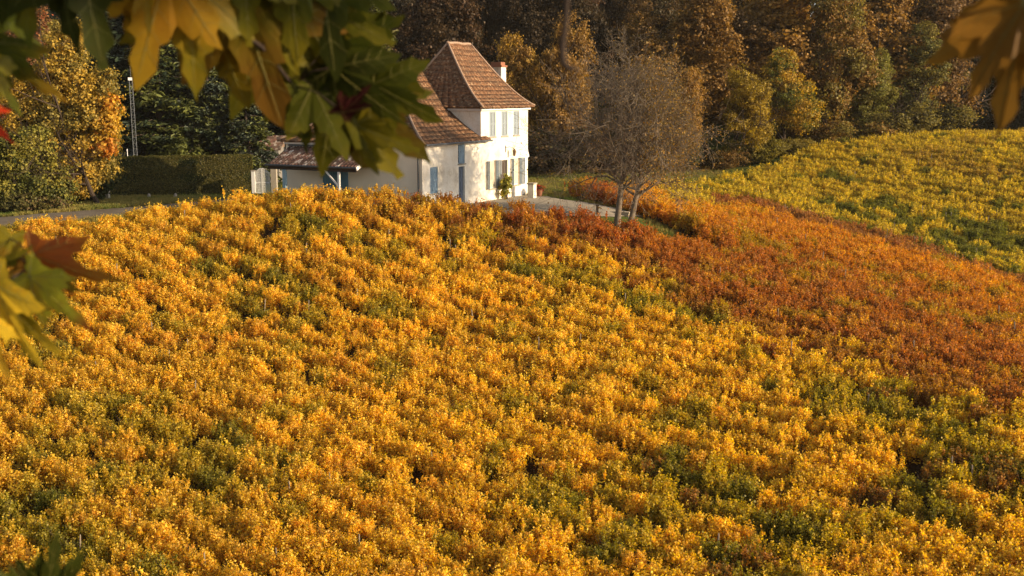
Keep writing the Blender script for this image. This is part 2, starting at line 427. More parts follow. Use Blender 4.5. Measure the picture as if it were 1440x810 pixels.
for i in range(len(yard)):
    a = yard[i]; b = yard[(i + 1) % len(yard)]
    for r0, r1 in ((0, .25), (.25, .5), (.5, .75), (.75, 1)):
        for s0, s1 in ((0, .25), (.25, .5), (.5, .75), (.75, 1)):
            def pt(r, s):
                ex = a[0] + (b[0] - a[0]) * s; ey = a[1] + (b[1] - a[1]) * s
                x = cx_ + (ex - cx_) * r; y = cy_ + (ey - cy_) * r; return (x, y, gz(x, y) + .05)
            mb.quad(pt(r0, s0), pt(r1, s0), pt(r1, s1), pt(r0, s1))
tag(mb.build('gravel_yard', M['gravel'], smooth=True), kind='structure')

# ------------------------------------------------------------------ the house
DX = Vector((.469, .883, 0)).normalized(); DY = Vector((-DX.y, DX.x, 0))
HZ = math.atan2(DX.y, DX.x); HC = Vector((-5.2, 62.0, -6.85))
house = empty('country_house', HC, HZ, 'white country house with steep brown tiled roofs, square corner tower and blue shutters', 'house')
def fac(u, v):      # (t, h) on the sunlit front, plane y'=0
    d = ray(u, v); n = DY; k = HC.dot(n) / d.dot(n); p = d * k - HC; return round(p.dot(DX), 2), round(p.z, 2)
def endw(u, v, pl=0.0):     # (s, h) on the end wall, plane x'=pl
    d = ray(u, v); k = (HC + DX * pl).dot(DX) / d.dot(DX); p = d * k - HC; return round(p.dot(DY), 2), round(p.z, 2)
for nm, u, v in [('up1', 688, 157), ('up1', 697, 196), ('up2', 705, 157), ('up2', 714, 195), ('up3', 722, 156), ('up3', 730, 194), ('w1', 686, 226), ('w1', 700, 266), ('door', 706, 225), ('door', 712, 270),
                 ('w2', 720, 223), ('w2', 733, 268), ('lamp', 714, 214), ('bw', 605, 235), ('bw', 616, 265), ('bd', 645, 233), ('bd', 653, 272), ('bu', 644, 200), ('bu', 654, 230), ('end', 742, 148), ('teave', 677, 149), ('bush', 697, 285), ('bush', 705, 262)]:
    print('FAC', nm, fac(u, v))
for nm, u, v in [('pipe', 590, 240), ('door', 455, 236), ('door', 490, 258), ('wall', 410, 240), ('wallr', 500, 240), ('eave', 470, 199)]:
    print('END', nm, endw(u, v))
for nm, u, v in [('post', 400, 240), ('wpost', 476, 240), ('brace', 457, 237), ('brace', 472, 258)]:
    print('POR', nm, endw(u, v, -2.0))
TX, LX, TY, LY = 6.9, 13.4, 7.0, 10.0     # tower start, length, tower depth, house depth
EH, TH_ = 4.1, 6.1
def wall_grid(mb, x0, x1, z0, z1, openings, reveal=.22, keep=lambda x, z: True):
    xs = sorted({x0, x1, *[o[0] for o in openings], *[o[1] for o in openings], TX}); zs = sorted({z0, z1, EH, *[o[2] for o in openings], *[o[3] for o in openings]})
    xs = [x for x in xs if x0 <= x <= x1]; zs = [z for z in zs if z0 <= z <= z1]
    for i in range(len(xs) - 1):
        for j in range(len(zs) - 1):
            xm = (xs[i] + xs[i + 1]) / 2; zm = (zs[j] + zs[j + 1]) / 2
            if any(o[0] < xm < o[1] and o[2] < zm < o[3] for o in openings) or not keep(xm, zm): continue
            mb.quad((xs[i], 0, zs[j]), (xs[i + 1], 0, zs[j]), (xs[i + 1], 0, zs[j + 1]), (xs[i], 0, zs[j + 1]))
    for a, b, c, d in openings:
        mb.quad((a, 0, c), (a, 0, d), (a, reveal, d), (a, reveal, c)); mb.quad((b, 0, c), (b, reveal, c), (b, reveal, d), (b, 0, d))
        mb.quad((a, 0, d), (b, 0, d), (b, reveal, d), (a, reveal, d)); mb.quad((a, 0, c), (a, reveal, c), (b, reveal, c), (b, 0, c))
OPN = {'w1': (7.75, 8.65, .85, 2.55), 'door': (9.65, 10.55, 0.12, 2.5), 'w2': (11.35, 12.25, .85, 2.6),
       'u1': (7.85, 8.65, 3.95, 5.55), 'u2': (9.6, 10.4, 3.95, 5.55), 'u3': (11.35, 12.15, 3.95, 5.55),
       'bw': (0.85, 1.6, .9, 2.3), 'bd': (3.3, 4.2, 0.1, 2.35), 'bu': (3.3, 4.15, 2.7, 3.75)}
M['curtain'] = simple('curtain_cloth', (.52, .46, .37), .9, .15, 5)
OPN = {'w1': (7.95, 8.85, .85, 2.65), 'door': (9.65, 10.45, 0.05, 2.6), 'w2': (11.3, 12.2, .85, 2.65),
       'u1': (8.0, 8.82, 4.18, 5.78), 'u2': (9.62, 10.44, 4.18, 5.78), 'u3': (11.29, 12.11, 4.18, 5.78),
       'bw': (0.85, 1.7, 1.1, 2.65), 'bd': (4.12, 4.85, 0.05, 2.5), 'bu': (4.06, 4.88, 2.68, 3.9)}
mb = MB(); wall_grid(mb, 0, LX, -.3, TH_, list(OPN.values()), keep=lambda x, z: z < EH or x > TX)
mb.quad((LX, 0, -.3), (LX, TY, -.3), (LX, TY, TH_), (LX, 0, TH_)); mb.quad((LX, TY, -.3), (TX, TY, -.3), (TX, TY, TH_), (LX, TY, TH_))
mb.quad((TX, TY, -.3), (TX, 0, EH - .3), (TX, 0, TH_), (TX, TY, TH_))
mb.build('front_wall', M['wall'], house)
mb = MB(); mb.quad((0, LY, -.3), (0, 0, -.3), (0, 0, EH), (0, LY, EH)); mb.quad((11.05, LY, -.3), (0, LY, -.3), (0, LY, EH), (11.05, LY, EH)); mb.quad((11.05, TY + .01, -.3), (11.05, LY, -.3), (11.05, LY, EH), (11.05, TY + .01, EH))
mb.build('end_wall', M['wall2'], house)
def prof(p): return .50 * p + .50 * p * p * (1.5 - .5 * p)    # bell-cast: shallow at the eaves, steep above
def roof_face(mb, e0, e1, r0, r1, ze, zr, n=14, k=1):
    e0, e1, r0, r1 = [Vector((*p, 0)) for p in (e0, e1, r0, r1)]
    L = (e1 - e0).length; ux = (e1 - e0).normalized(); s = 0; rows = []
    for i in range(n + 1):
        p = i / n; z = ze + (zr - ze) * prof(p); a = e0.lerp(r0, p); b = e1.lerp(r1, p)
        if rows:
            pa = rows[-1][0][0]; dd = (a - Vector((pa.x, pa.y, 0))); dperp = (dd - ux * dd.dot(ux)).length
            s += math.hypot(dperp, z - pa.z)
        m = 12; rows.append([(Vector((*(a.lerp(b, j / m)).xy, z + .018 * noise.noise(Vector((a.lerp(b, j / m).x * .8, a.lerp(b, j / m).y * .8, z))))), ((a.lerp(b, j / m) - e0).dot(ux), s)) for j in range(m + 1)])
    for i in range(n):
        for j in range(12):
            q_ = [rows[i][j], rows[i][j + 1], rows[i + 1][j + 1], rows[i + 1][j]]
            if (q_[2][0] - q_[3][0]).length < 1e-4: mb.tri(q_[0][0], q_[1][0], q_[2][0], [x[1] for x in q_[:3]])
            else: mb.quad(*[x[0] for x in q_], uv=[x[1] for x in q_])
def roof_edge(mb, e, r, ze, zr, n=14, rad=.075):
    mb.tube([Vector((e[0] + (r[0] - e[0]) * i / n, e[1] + (r[1] - e[1]) * i / n, ze + (zr - ze) * prof(i / n) + .03)) for i in range(n + 1)], rad, 6)
def solid(o, th=.1):
    m = o.modifiers.new('thickness', 'SOLIDIFY'); m.thickness = th; m.offset = -1; return o
ov = .38
MR = [(4.4, 5), (8.7, 5)]; ME = EH - .02; MZ = 8.5
mb = MB()
roof_face(mb, (-ov, -ov), (7.55, -ov), MR[0], (8.1, 5), ME, MZ)
roof_face(mb, (-ov, LY + ov), (-ov, -ov), MR[0], MR[0], ME, MZ)
roof_face(mb, (11.4, LY + ov), (-ov, LY + ov), MR[1], MR[0], ME, MZ)
roof_face(mb, (11.4, 1.2), (11.4, LY + ov), MR[1], MR[1], ME, MZ)
rf = solid(mb.build('main_roof', M['flat_tile'], house, smooth=True))
mb = MB(); roof_edge(mb, (-ov, -ov), MR[0], ME, MZ); roof_edge(mb, (-ov, LY + ov), MR[0], ME, MZ); roof_edge(mb, (11.4, LY + ov), MR[1], ME, MZ)
mb.tube([(x, 5, MZ + .04 + .02 * sin(x * 3)) for x in np.arange(4.3, 8.3, .35)], .085, 6); mb.build('ridge_tiles', M['ridge_tile'], rf, smooth=True)
to = .36; TR = [(8.75, 3.5), (11.75, 3.5)]; TE = TH_ - .02; TZ = 10.15
a, b, c_, d_ = (TX - to, -to), (LX + to, -to), (LX + to, TY + to), (TX - to, TY + to)
mb = MB(); roof_face(mb, a, b, TR[0], TR[1], TE, TZ); roof_face(mb, d_, a, TR[0], TR[0], TE, TZ); roof_face(mb, c_, d_, TR[1], TR[0], TE, TZ); roof_face(mb, b, c_, TR[1], TR[1], TE, TZ)
rt = solid(mb.build('tower_roof', M['flat_tile'], house, smooth=True))
mb = MB()
for e, r in ((a, TR[0]), (b, TR[1]), (c_, TR[1]), (d_, TR[0])): roof_edge(mb, e, r, TE, TZ)
mb.tube([(x, 3.5, TZ + .05 + .02 * sin(x * 4)) for x in np.arange(8.65, 11.9, .3)], .09, 6); mb.build('ridge_tiles', M['ridge_tile'], rt, smooth=True)
# eaves boards and a stepped cornice under them
mb = MB()
mb.box(.0, 7.5, -.16, -.003, EH - .24, EH - .12); mb.box(TX - .15, LX + .15, -.15, -.003, TH_ - .24, TH_ - .12)
mb.box(TX - .15, TX - .003, 0, TY, TH_ - .24, TH_ - .12); mb.box(LX + .003, LX + .15, 0, TY, TH_ - .24, TH_ - .12); mb.box(-.15, -.003, 0, LY, EH - .24, EH - .12)
mb.build('cornice', M['white'], house)
mb = MB(); mb.tube([(-.2, -ov - .05, ME - .1), (7.6, -ov - .05, ME - .1)], .06, 6); mb.build('gutter', M['galv'], house)
mb = MB(); mb.tube([(-.08, .22, EH - .2), (-.09, .22, 2.5), (-.08, .22, -.2)], .055, 8); mb.build('downpipe', M['darkmetal'], house)
# chimney on the far end wall
mb = MB(); mb.box(13.45, 14.15, 2.1, 3.0, -.2, 8.72); ch = mb.build('chimney', M['wall'], house)
mb = MB(); mb.box(13.38, 14.22, 2.03, 3.07, 8.722, 8.85); mb.box(13.5, 14.1, 2.15, 2.95, 8.852, 9.06)
mb.build('chimney_cap', M['terracotta'], ch)
# small lean-to on the far end
mb = MB(); yA, yB = .25, 2.0
mb.tri((LX + .005, yA, 4.2), (LX + .005, yA, 2.55), (LX + .72, yA, 2.6)); mb.quad((LX + .005, yA, 4.2), (LX + .72, yA, 2.6), (LX + .72, yB, 2.6), (LX + .005, yB, 4.2)); mb.quad((LX + .005, yA, 2.55), (LX + .005, yB, 2.55), (LX + .72, yB, 2.6), (LX + .72, yA, 2.6))
mb.build('side_canopy', M['white'], house)
# windows, doors, shutters
def shutter(mat, x0, x1, z0, z1, hinge, ang, parent, louver=True):
    """closed shutter lies in the wall plane; ang swings it outwards about the hinge side"""
    w = x1 - x0; mb = MB(); s = 1 if hinge == 'l' else -1
    def bx(a, b, y0, y1, c, d): mb.box(min(s * a, s * b), max(s * a, s * b), y0, y1, c, d)
    h = z1 - z0
    bx(0, .07, -.02, .02, 0, h); bx(w - .07, w, -.02, .02, 0, h)
    for zz in (0, h * .5 - .035, h - .07): bx(.071, w - .071, -.02, .02, zz, zz + .07)
    k = int(h / .075)
    for i in range(k):
        zz = .02 + (h - .04) * i / k
        mb.quad((s * .07, -.014, zz), (s * (w - .07), -.014, zz), (s * (w - .07), .014, zz + .06), (s * .07, .014, zz + .06))
    o = mb.build('shutter', mat, parent, loc=(x0 if hinge == 'l' else x1, -.03 if ang else .05, z0), rz=-R(ang) if hinge == 'l' else R(ang)); return o
def window(k, curtain=None, closed=None):
    x0, x1, z0, z1 = OPN[k]; mb = MB(); y = .12
    mb.box(x0, x0 + .06, y, y + .06, z0, z1); mb.box(x1 - .06, x1, y, y + .06, z0, z1); mb.box(x0 + .061, x1 - .061, y, y + .06, z1 - .06, z1); mb.box(x0 + .061, x1 - .061, y, y + .06, z0, z0 + .06)
    xm = (x0 + x1) / 2; mb.box(xm - .035, xm + .035, y - .003, y + .057, z0 + .061, z1 - .061)
    for i in (1, 2): zz = z0 + (z1 - z0) * i / 3; mb.box(x0 + .061, xm - .036, y + .01, y + .04, zz - .015, zz + .015); mb.box(xm + .036, x1 - .061, y + .01, y + .04, zz - .015, zz + .015)
    w = mb.build('window', M['white'], house)
    mb = MB(); mb.quad((x0 + .02, y + .03, z0 + .02), (x1 - .02, y + .03, z0 + .02), (x1 - .02, y + .03, z1 - .02), (x0 + .02, y + .03, z1 - .02)); mb.build('pane', M['glass'], w)
    if curtain:
        mb = MB(); n = 24
        for i in range(n):
            a_ = x0 + (x1 - x0) * i / n; b_ = x0 + (x1 - x0) * (i + 1) / n
            mb.quad((a_, y - .02 + .015 * sin(i * 1.3), z0 + .06), (b_, y - .02 + .015 * sin((i + 1) * 1.3), z0 + .06), (b_, y - .02 + .015 * sin((i + 1) * 1.3), z1 - .06), (a_, y - .02 + .015 * sin(i * 1.3), z1 - .06))
        mb.build('curtain', M['curtain'], w)
    mb = MB(); mb.box(x0 - .06, x1 + .06, -.06, .1, z0 - .08, z0 - .004); mb.build('sill', M['stone'], w)
    return w
for k in ('u1', 'u2', 'u3'):
    w = window(k); x0, x1, z0, z1 = OPN[k]; xm = (x0 + x1) / 2
    shutter(M['palegrey'], x0 + .01, xm - .005, z0 + .01, z1 - .01, 'l', 0, w); shutter(M['palegrey'], xm + .005, x1 - .01, z0 + .01, z1 - .01, 'r', 0, w)
for k in ('w1', 'w2'):
    w = window(k, curtain=True); x0, x1, z0, z1 = OPN[k]; xm = (x0 + x1) / 2
    shutter(M['slate'], x0, xm, z0, z1, 'l', 166, w); shutter(M['slate'], xm, x1, z0, z1, 'r', 160, w)
w = window('bw'); x0, x1, z0, z1 = OPN['bw']; xm = (x0 + x1) / 2
shutter(M['blue'], x0 + .01, xm - .005, z0 + .01, z1 - .01, 'l', 0, w); shutter(M['blue'], xm + .005, x1 - .01, z0 + .01, z1 - .01, 'r', 0, w)
w = window('bu'); x0, x1, z0, z1 = OPN['bu']; xm = (x0 + x1) / 2
shutter(M['blue'], x0 + .01, xm - .005, z0 + .01, z1 - .01, 'l', 25, w); shutter(M['blue'], xm + .005, x1 - .01, z0 + .01, z1 - .01, 'r', 0, w)
def door(k, mat, panelled=True):
    x0, x1, z0, z1 = OPN[k]; mb = MB(); y = .14
    mb.box(x0, x1, y, y + .05, z0, z1)
    for i in range(3):
        for a_, b_ in ((x0 + .08, (x0 + x1) / 2 - .03), ((x0 + x1) / 2 + .03, x1 - .08)):
            c0 = z0 + .12 + (z1 - z0 - .2) * i / 3; mb.box(a_, b_, y - .025, y - .002, c0, c0 + (z1 - z0 - .2) / 3 - .1)
    o = mb.build('door', mat, house); mb = MB(); mb.tube([(x1 - .1, y - .07, z0 + 1.02), (x1 - .1, y - .03, z0 + 1.02), (x1 - .2, y - .07, z0 + 1.02)], .012, 6); mb.build('handle', M['darkmetal'], o); return o
M['darkdoor'] = simple('dark_door', (.07, .055, .045), .5, .2, 6); M['navy'] = simple('dark_blue_door', (.09, .12, .17), .5, .2, 6); M['bigblue'] = simple('weathered_blue_door', (.08, .17, .23), .7, .15, 3)
door('door', M['darkdoor']); door('bd', M['navy'])
# wall lantern on a bracket
mb = MB(); lx, lz = 10.62, 3.05
mb.tube([(lx - .45, -.01, lz + .35), (lx - .45, -.3, lz + .42), (lx - .2, -.42, lz + .35), (lx, -.42, lz + .25)], .018, 6); mb.box(lx - .5, lx - .4, -.02, -.003, lz + .05, lz + .5)
ln = mb.build('wall_lantern', M['darkmetal'], house)
mb = MB(); mb.tube([(lx, -.42, lz + .26), (lx, -.42, lz + .16), (lx, -.42, lz - .18), (lx, -.42, lz - .22)], [.03, .13, .09, .03], 6); mb.build('lantern_glass', simple('amber_glass', (.16, .10, .05), .3, .1, 5, .6), ln)
# porch lean-to
s0, s1, pr, zt, ze = 3.2, 9.75, 2.1, 3.72, 2.72
mb = MB(); pit = .24; n = int((s1 - s0) / pit); rows = 9; sub = 6
for i in range(rows):
    for j in range(n * sub):
        def P_(jj, tt, drop):
            s = s0 + jj * pit / sub; x = -pr * tt; return (x - .0, s, zt + (ze - zt) * tt + .045 * sin(2 * pi * jj / sub) + drop)
        t0 = i / rows; t1 = (i + 1) / rows
        uv = [((j) / sub, i), ((j + 1) / sub, i), ((j + 1) / sub, i + 1 - 1e-3), (j / sub, i + 1 - 1e-3)]
        sc = [(a_ / 4.6, b_ / 2.9) for a_, b_ in uv]
        mb.quad(P_(j, t0, 0), P_(j + 1, t0, 0), P_(j + 1, t1 + .01, .03), P_(j, t1 + .01, .03), uv=sc)
pf = solid(mb.build('porch_roof', M['canal_tile'], house), .04)
mb = MB(); mb.beam((-.02, s0 - .1, zt - .09), (-pr - .05, s0 - .1, ze - .09), .05, .2); mb.build('barge_board', M['white'], house)
mb = MB(); mb.tube([(-.03, s0, zt + .06), (-.03, s1, zt + .06)], .06, 6); mb.build('flashing', M['galv'], house)
mb = MB(); mb.tube([(-pr - .07, s0 - .1, ze - .04), (-pr - .07, s1 + .1, ze - .04)], .06, 6); mb.build('gutter', M['darkmetal'], house)
mb = MB(); mb.beam((-pr + .15, s0, ze - .2), (-pr + .15, s1, ze - .2), .14, .18); mb.build('porch_beam', M['darkbark'], house)
mb = MB(); mb.box(-2.08, -1.88, 8.42, 8.62, -.3, ze - .3); mb.build('post', simple('pale_blue_paint', (.22, .33, .40), .6, .1, 5), house)
mb = MB(); mb.box(-2.05, -1.93, 4.42, 4.54, -.3, ze - .3); mb.build('post', M['white'], house)
mb = MB(); mb.beam((-1.99, 4.55, 1.6), (-1.99, 5.5, 2.5), .08, .08, up=(1, 0, 0)); mb.build('brace', M['white'], house)
mb = MB()
for i in range(10): mb.box(-.07, -.02, 5.28 + i * .19, 5.28 + i * .19 + .175, .02, 2.45)
mb.box(-.1, -.071, 5.28, 7.17, .4, .52); mb.box(-.1, -.071, 5.28, 7.17, 1.9, 2.02)
mb.build('barn_door', M['bigblue'], house)

def ground_at(x, y, dz=0): return Vector((x, y, gz(x, y) + dz))
def hp(x, y, z=0):     # house frame -> world
    p = HC + DX * x + DY * y; return Vector((p.x, p.y, HC.z + z))
# planter with red flowers, short white pier by the corner
def flowers(nm, p, label, r=.3, col=(.5, .02, .02)):
    t = empty(nm, p, 0, label, 'flower pot'); mb = MB(); mb.tube([(0, 0, 0), (0, 0, .02), (0, 0, .42), (0, 0, .45)], [.14, .16, .24, .25], 12); mb.build('pot', M['terracotta'], t)
    o = link('foliage', crown('pot_flowers', [(0, 0, .55, r, r, .22)], 30, 22, .09, .07, M['leaf'], 5), t); tint(o, col, (.03, .07, .015)); return t
flowers('flower_pot', ground_at(*hp(13.0, -1.1).xy, .05), 'terracotta pot of red flowers at the foot of the sunlit white corner', .34)
pp = ground_at(*hp(11.5, -1.3).xy); t = empty('gate_pier', pp, HZ, 'short white pier in front of the sunlit house wall beside red flowers', 'pier')
mb = MB(); mb.box(-.22, .22, -.22, .22, -.1, .95); mb.build('shaft', M['wall'], t); mb = MB(); mb.box(-.27, .27, -.27, .27, .952, 1.04); mb.build('cap', M['stone'], t)

# ------------------------------------------------------------------ hedge, gate, mast, sheds
hl = ground_at(at(152, 278, 81).x, 81); hr = ground_at(at(356, 275, 84.5).x, 84.5)
hd = hr - hl; hL = hd.xy.length; hrz = math.atan2(hd.y, hd.x)
hz0 = min(hl.z, hr.z); top = at(250, 220.5, 83).z
hedge = empty('clipped_hedge', (hl.x, hl.y, hz0 - .1), hrz, 'long tall clipped green hedge, half in shadow, beside the lane', 'hedge')
HH = top - hz0 + .1
mb = MB(); mb.box(.08, hL - .08, .08, 1.3, -.4, HH - .08); mb.build('core', M['hedge_core'], hedge)
g_ = np.random.default_rng(3); n = 60000
face = g_.choice(4, n, p=[.68, .2, .06, .06]); x = g_.uniform(0, hL, n); z = g_.uniform(0, HH, n); y = g_.normal(.05, .05, n); nr = np.tile([0, -1., .25], (n, 1)) + g_.normal(size=(n, 3)) * .6
m_ = face == 1; z[m_] = HH + g_.normal(-.03, .05, m_.sum()); y[m_] = g_.uniform(0, 1.35, m_.sum()); nr[m_] += [0, 1, 1]
m_ = face == 2; x[m_] = hL + g_.normal(-.03, .05, m_.sum()); y[m_] = g_.uniform(0, 1.35, m_.sum()); nr[m_] += [1, 1, 0]
m_ = face == 3; x[m_] = g_.normal(.03, .05, m_.sum()); y[m_] = g_.uniform(0, 1.35, m_.sum()); nr[m_] += [-1, 1, 0]
y[face == 0] += .07 * np.sin(x[face == 0] * 1.3) + .04 * np.sin(z[face == 0] * 5)
o = link('foliage', leaf_mesh('hedge_foliage', np.stack([x, y, z], 1), nr, g_.uniform(.05, .1, n), g_.uniform(0, 1, (n, 3)), M['leaf'], g_), hedge); tint(o, (.085, .085, .02), (.17, .145, .035))

gp = ground_at(at(369, 268, 82).x, 82); t = empty('garden_gate', gp, 0, 'small white gate with arched top between pale gate pillars', 'gate')
for sx in (-1, 1):
    mb = MB(); x0, x1 = (-.62, -.01) if sx < 0 else (.01, .62)
    def gh(x): return 1.75 + .35 * cos(abs(x) / .62 * pi / 2) ** 1.5
    mb.box(x0, x0 + .05, -.03, .03, .08, gh(x0)); mb.box(x1 - .05, x1, -.03, .03, .08, gh(x1))
    for zz in (.15, .95): mb.box(x0 + .051, x1 - .051, -.02, .02, zz, zz + .08)
    for i in range(5):
        xa = x0 + .09 + i * .095; mb.box(xa, xa + .045, -.012, .012, .16, gh(xa + .02) - .03)
        mb.beam((xa - .04, 0, gh(xa - .04)), (xa + .08, 0, gh(xa + .08)), .04, .05)
    mb.build('leaf_panel', M['white'], t)
for u_, w_, lab in ((357, .26, 'narrow white gate pillar at the right end of the hedge'), (386, .42, 'pale stone gate pillar beside the porch')):
    p = ground_at(at(u_, 268, 82).x, 82.05); t = empty('gate_pillar', p, 0, lab, 'gate pillar'); mb = MB(); mb.box(-w_ / 2, w_ / 2, -w_ / 2, w_ / 2, -.2, 2.25 if u_ > 370 else 1.9)
    mb.build('shaft', M['stone'] if u_ > 370 else M['white'], t); mb = MB(); mb.box(-w_ / 2 - .04, w_ / 2 + .04, -w_ / 2 - .04, w_ / 2 + .04, 2.252 if u_ > 370 else 1.902, 2.33 if u_ > 370 else 1.97); mb.build('cap', M['stone'], t)
# utility cabinet and marker stones
p = ground_at(at(148, 278, 78).x, 78); t = empty('utility_cabinet', p, 0, 'small pale meter cabinet in the shade at the left end of the hedge', 'utility box')
mb = MB(); mb.box(-.3, .3, -.2, .2, -.1, .75); mb.build('plinth', M['stone'], t); mb = MB(); mb.box(-.27, .27, -.17, .17, .752, 1.55); mb.build('body', M['palegrey'], t); mb = MB(); mb.box(-.23, .23, -.185, -.172, .8, 1.5); mb.build('door', M['white'], t)
for u_, lab in ((211, 'small pale kerb stone at the foot of the shaded hedge, nearer the mast'), (248, 'small grey kerb stone under the middle of the hedge')):
    q_ = ground_at(at(u_, 280, 79.5).x, 79.3); mb = MB(); mb.tube([(0, 0, -.05), (0, 0, .2), (.01, 0, .36), (.01, 0, .4)], [.13, .13, .1, .04], 8); tag(mb.build('marker_stone', M['stone'], loc=q_), lab, 'marker stone')
# lattice mast
p = ground_at(at(190, 225, 87).x, 87); mh = at(192, 113, 87).z - p.z
t = empty('radio_mast', p, R(20), 'slim grey lattice mast rising behind the hedge', 'mast')
mb = MB(); c3 = [(.2 * cos(a_), .2 * sin(a_)) for a_ in (0, 2.1, 4.2)]
for c in c3: mb.tube([(c[0], c[1], 0), (c[0] * .8, c[1] * .8, mh)], .028, 5)
mb.build('mast_leg_tubes', M['galv'], t)
mb = MB(); k = int(mh / .45)
for i in range(k):
    for a_ in range(3):
        b_ = (a_ + 1) % 3; mb.tube([(c3[a_][0], c3[a_][1], i * .45), (c3[b_][0], c3[b_][1], i * .45)], .012, 4); mb.tube([(c3[a_][0], c3[a_][1], i * .45), (c3[b_][0], c3[b_][1], i * .45 + .45)], .01, 4)
mb.build('bracing', M['galv'], t); mb = MB(); mb.box(-.16, .16, -.16, .16, mh, mh + .22); mb.build('antenna_box', M['white'], t); mb = MB(); mb.tube([(.05, 0, mh + .2), (.05, 0, mh + 1.1)], .015, 5); mb.build('rod', M['galv'], t)
p = ground_at(at(184, 225, 87).x, 86.3); mb = MB(); mb.tube([(0, 0, 0), (0, 0, 3.6)], .035, 6); tag(mb.build('thin_pole', M['white'], loc=p), 'thin pale pole standing just left of the lattice mast', 'pole')
# neighbour shed and low outbuilding behind the hedge
def shed(nm, u0, u1, vt, Y, mat, label, cat):
    a_ = at(u0, 225, Y); b_ = at(u1, 225, Y); zz = gz((a_.x + b_.x) / 2, Y); h = at(u0, vt, Y).z - zz; w_ = b_.x - a_.x
    t = empty(nm, (a_.x, Y, zz), 0, label, cat); mb = MB(); mb.box(0, w_, 0, 4, -.2, h)
    mb.build('wall', mat, t); mb = MB()
    for i in range(2):
        s = 1 if i else -1; y0 = 2 + s * 2.4
        mb.quad((-.3, y0, h - .15), (w_ + .3, y0, h - .15), (w_ + .3, 2, h + 1.0), (-.3, 2, h + 1.0), uv=[(0, 0), (w_, 0), (w_, 2.6), (0, 2.6)])
    mb.tri((0.003, 0, h), (0.003, 4, h), (0.003, 2, h + .95)); mb.tri((w_ - .003, 0, h), (w_ - .003, 2, h + .95), (w_ - .003, 4, h))
    solid(mb.build('roof', M['canal_tile'], t), .06); return t, w_, h
t, w_, h = shed('garden_shed', 168, 187, 200, 92, M['palegrey'], 'pale grey shed glimpsed behind the mast and the yellow tree', 'shed')
mb = MB()
for i in range(int(w_ / .2)): mb.box(i * .2 + .02, i * .2 + .17, -.03, -.003, 0, h)
mb.build('boards', M['palegrey'], t)
t, w_, h = shed('outbuilding', 300, 392, 208, 97, simple('grey_render', (.20, .19, .18), .9, .2, 3), 'low grey outbuilding with tiled roof behind the right end of the hedge', 'outbuilding')
mb = MB(); mb.box(2.6, 3.3, -.06, -.003, .9, h); mb.build('red_door', simple('faded_red', (.30, .05, .03), .7, .2, 5), t)
mb = MB(); mb.box(3.8, 5.0, -.05, -.003, h - .7, h - .5); mb.build('window', M['white'], t)
# low stone slab and post at the end of the yard
a_ = ground_at(7.0, 64.9); t = empty('low_stone_wall', a_, math.atan2(-.5, 1), 'low pale stone kerb wall behind the bare tree trunks', 'low wall')
mb = MB(); mb.box(-2.2, .2, -.18, .18, -.15, .22); mb.build('base', M['stone'], t); mb = MB(); mb.box(-2.24, .24, -.22, .22, .222, .29); mb.build('coping', simple('coping', (.42, .36, .27), .9, .2, 4), t)
q_ = ground_at(5.1, 63.6); mb = MB(); mb.box(-.07, .07, -.07, .07, -.1, .55); mb.box(-.09, .09, -.09, .09, .552, .6); tag(mb.build('bollard', M['darkbark'], loc=q_), 'short dark wooden bollard at the edge of the pale yard', 'bollard')
# ------------------------------------------------------------------ vines
def vine_leaves(seed, n=2100):
    g = np.random.default_rng(seed); m = 80
    cx = g.normal(0, .31, m); cz = .3 + 1.0 * g.beta(1.5, 1.2, m); cy = g.normal(0, .37, m) * (1.2 - .45 * (cz - .3))
    cz += .09 * np.sin(cx * 4 + seed); rad = g.uniform(.07, .17, m); k = g.integers(0, m, n)
    off = g.normal(size=(n, 3)) * .6 * np.array([.75, .8, 1.5])
    pos = np.stack([cx[k], cy[k], cz[k]], 1) + off * rad[k][:, None]
    top_ = g.random(n) < .06; pos[top_, 2] += g.uniform(.05, .25, top_.sum())
    pos[:, 2] = np.maximum(pos[:, 2], .25)
    nr = g.normal(size=(n, 3)) * .7 + off * .4; nr[:, 1] += np.sign(pos[:, 1]) * .5; nr[:, 2] += .25
    cg = np.clip(g.normal(.45, .28, m), 0, 1)
    lv = np.stack([g.uniform(0, 1, n), cg[k], g.uniform(0, 1, n)], 1)
    return leaf_mesh('vine_foliage', pos, nr, .067 * g.uniform(.6, 1.35, n), lv, M['leaf'], g, fold=.25, aspect=1.05)
VF = [vine_leaves(100 + i, 2100 + 60 * (i % 4)) for i in range(12)]
def vine_trunk(seed):
    rr = random.Random(seed); mb = MB(); p = Vector((0, 0, -.1)); pts = [p]; 
    for i in range(6): p = p + Vector((rr.gauss(0, .035), rr.gauss(0, .03), .13)); pts.append(p)
    mb.tube(pts, [.05, .045, .035, .035, .03, .035, .03], 6)
    for s in (-1, 1):
        q_ = pts[-1]; a = [q_]
        for i in range(4): q_ = q_ + Vector((s * .14, rr.gauss(0, .02), .03 * (2 - i) + rr.gauss(0, .015))); a.append(q_)
        mb.tube(a, [.024, .02, .018, .015, .01], 5)
        for i in range(1, 5):
            b = a[i]; mb.tube([b, b + Vector((rr.gauss(0, .08), rr.gauss(0, .08), .4)), b + Vector((rr.gauss(0, .15), rr.gauss(0, .13), .8))], [.007, .005, .003], 3, cap=False)
    return mb.mesh('vine_trunk', M['vinewood'])
VT = [vine_trunk(i) for i in range(5)]
GOLD = (.84, .57, .06); YEL = (.88, .65, .095); AMB = (.79, .455, .05); OLI = (.44, .34, .04); GRN = (.19, .19, .03); DGR = (.13, .135, .022); ORG = (.58, .245, .045); RED = (.38, .115, .04); BRN = (.32, .17, .06); LIM = (.66, .52, .045)
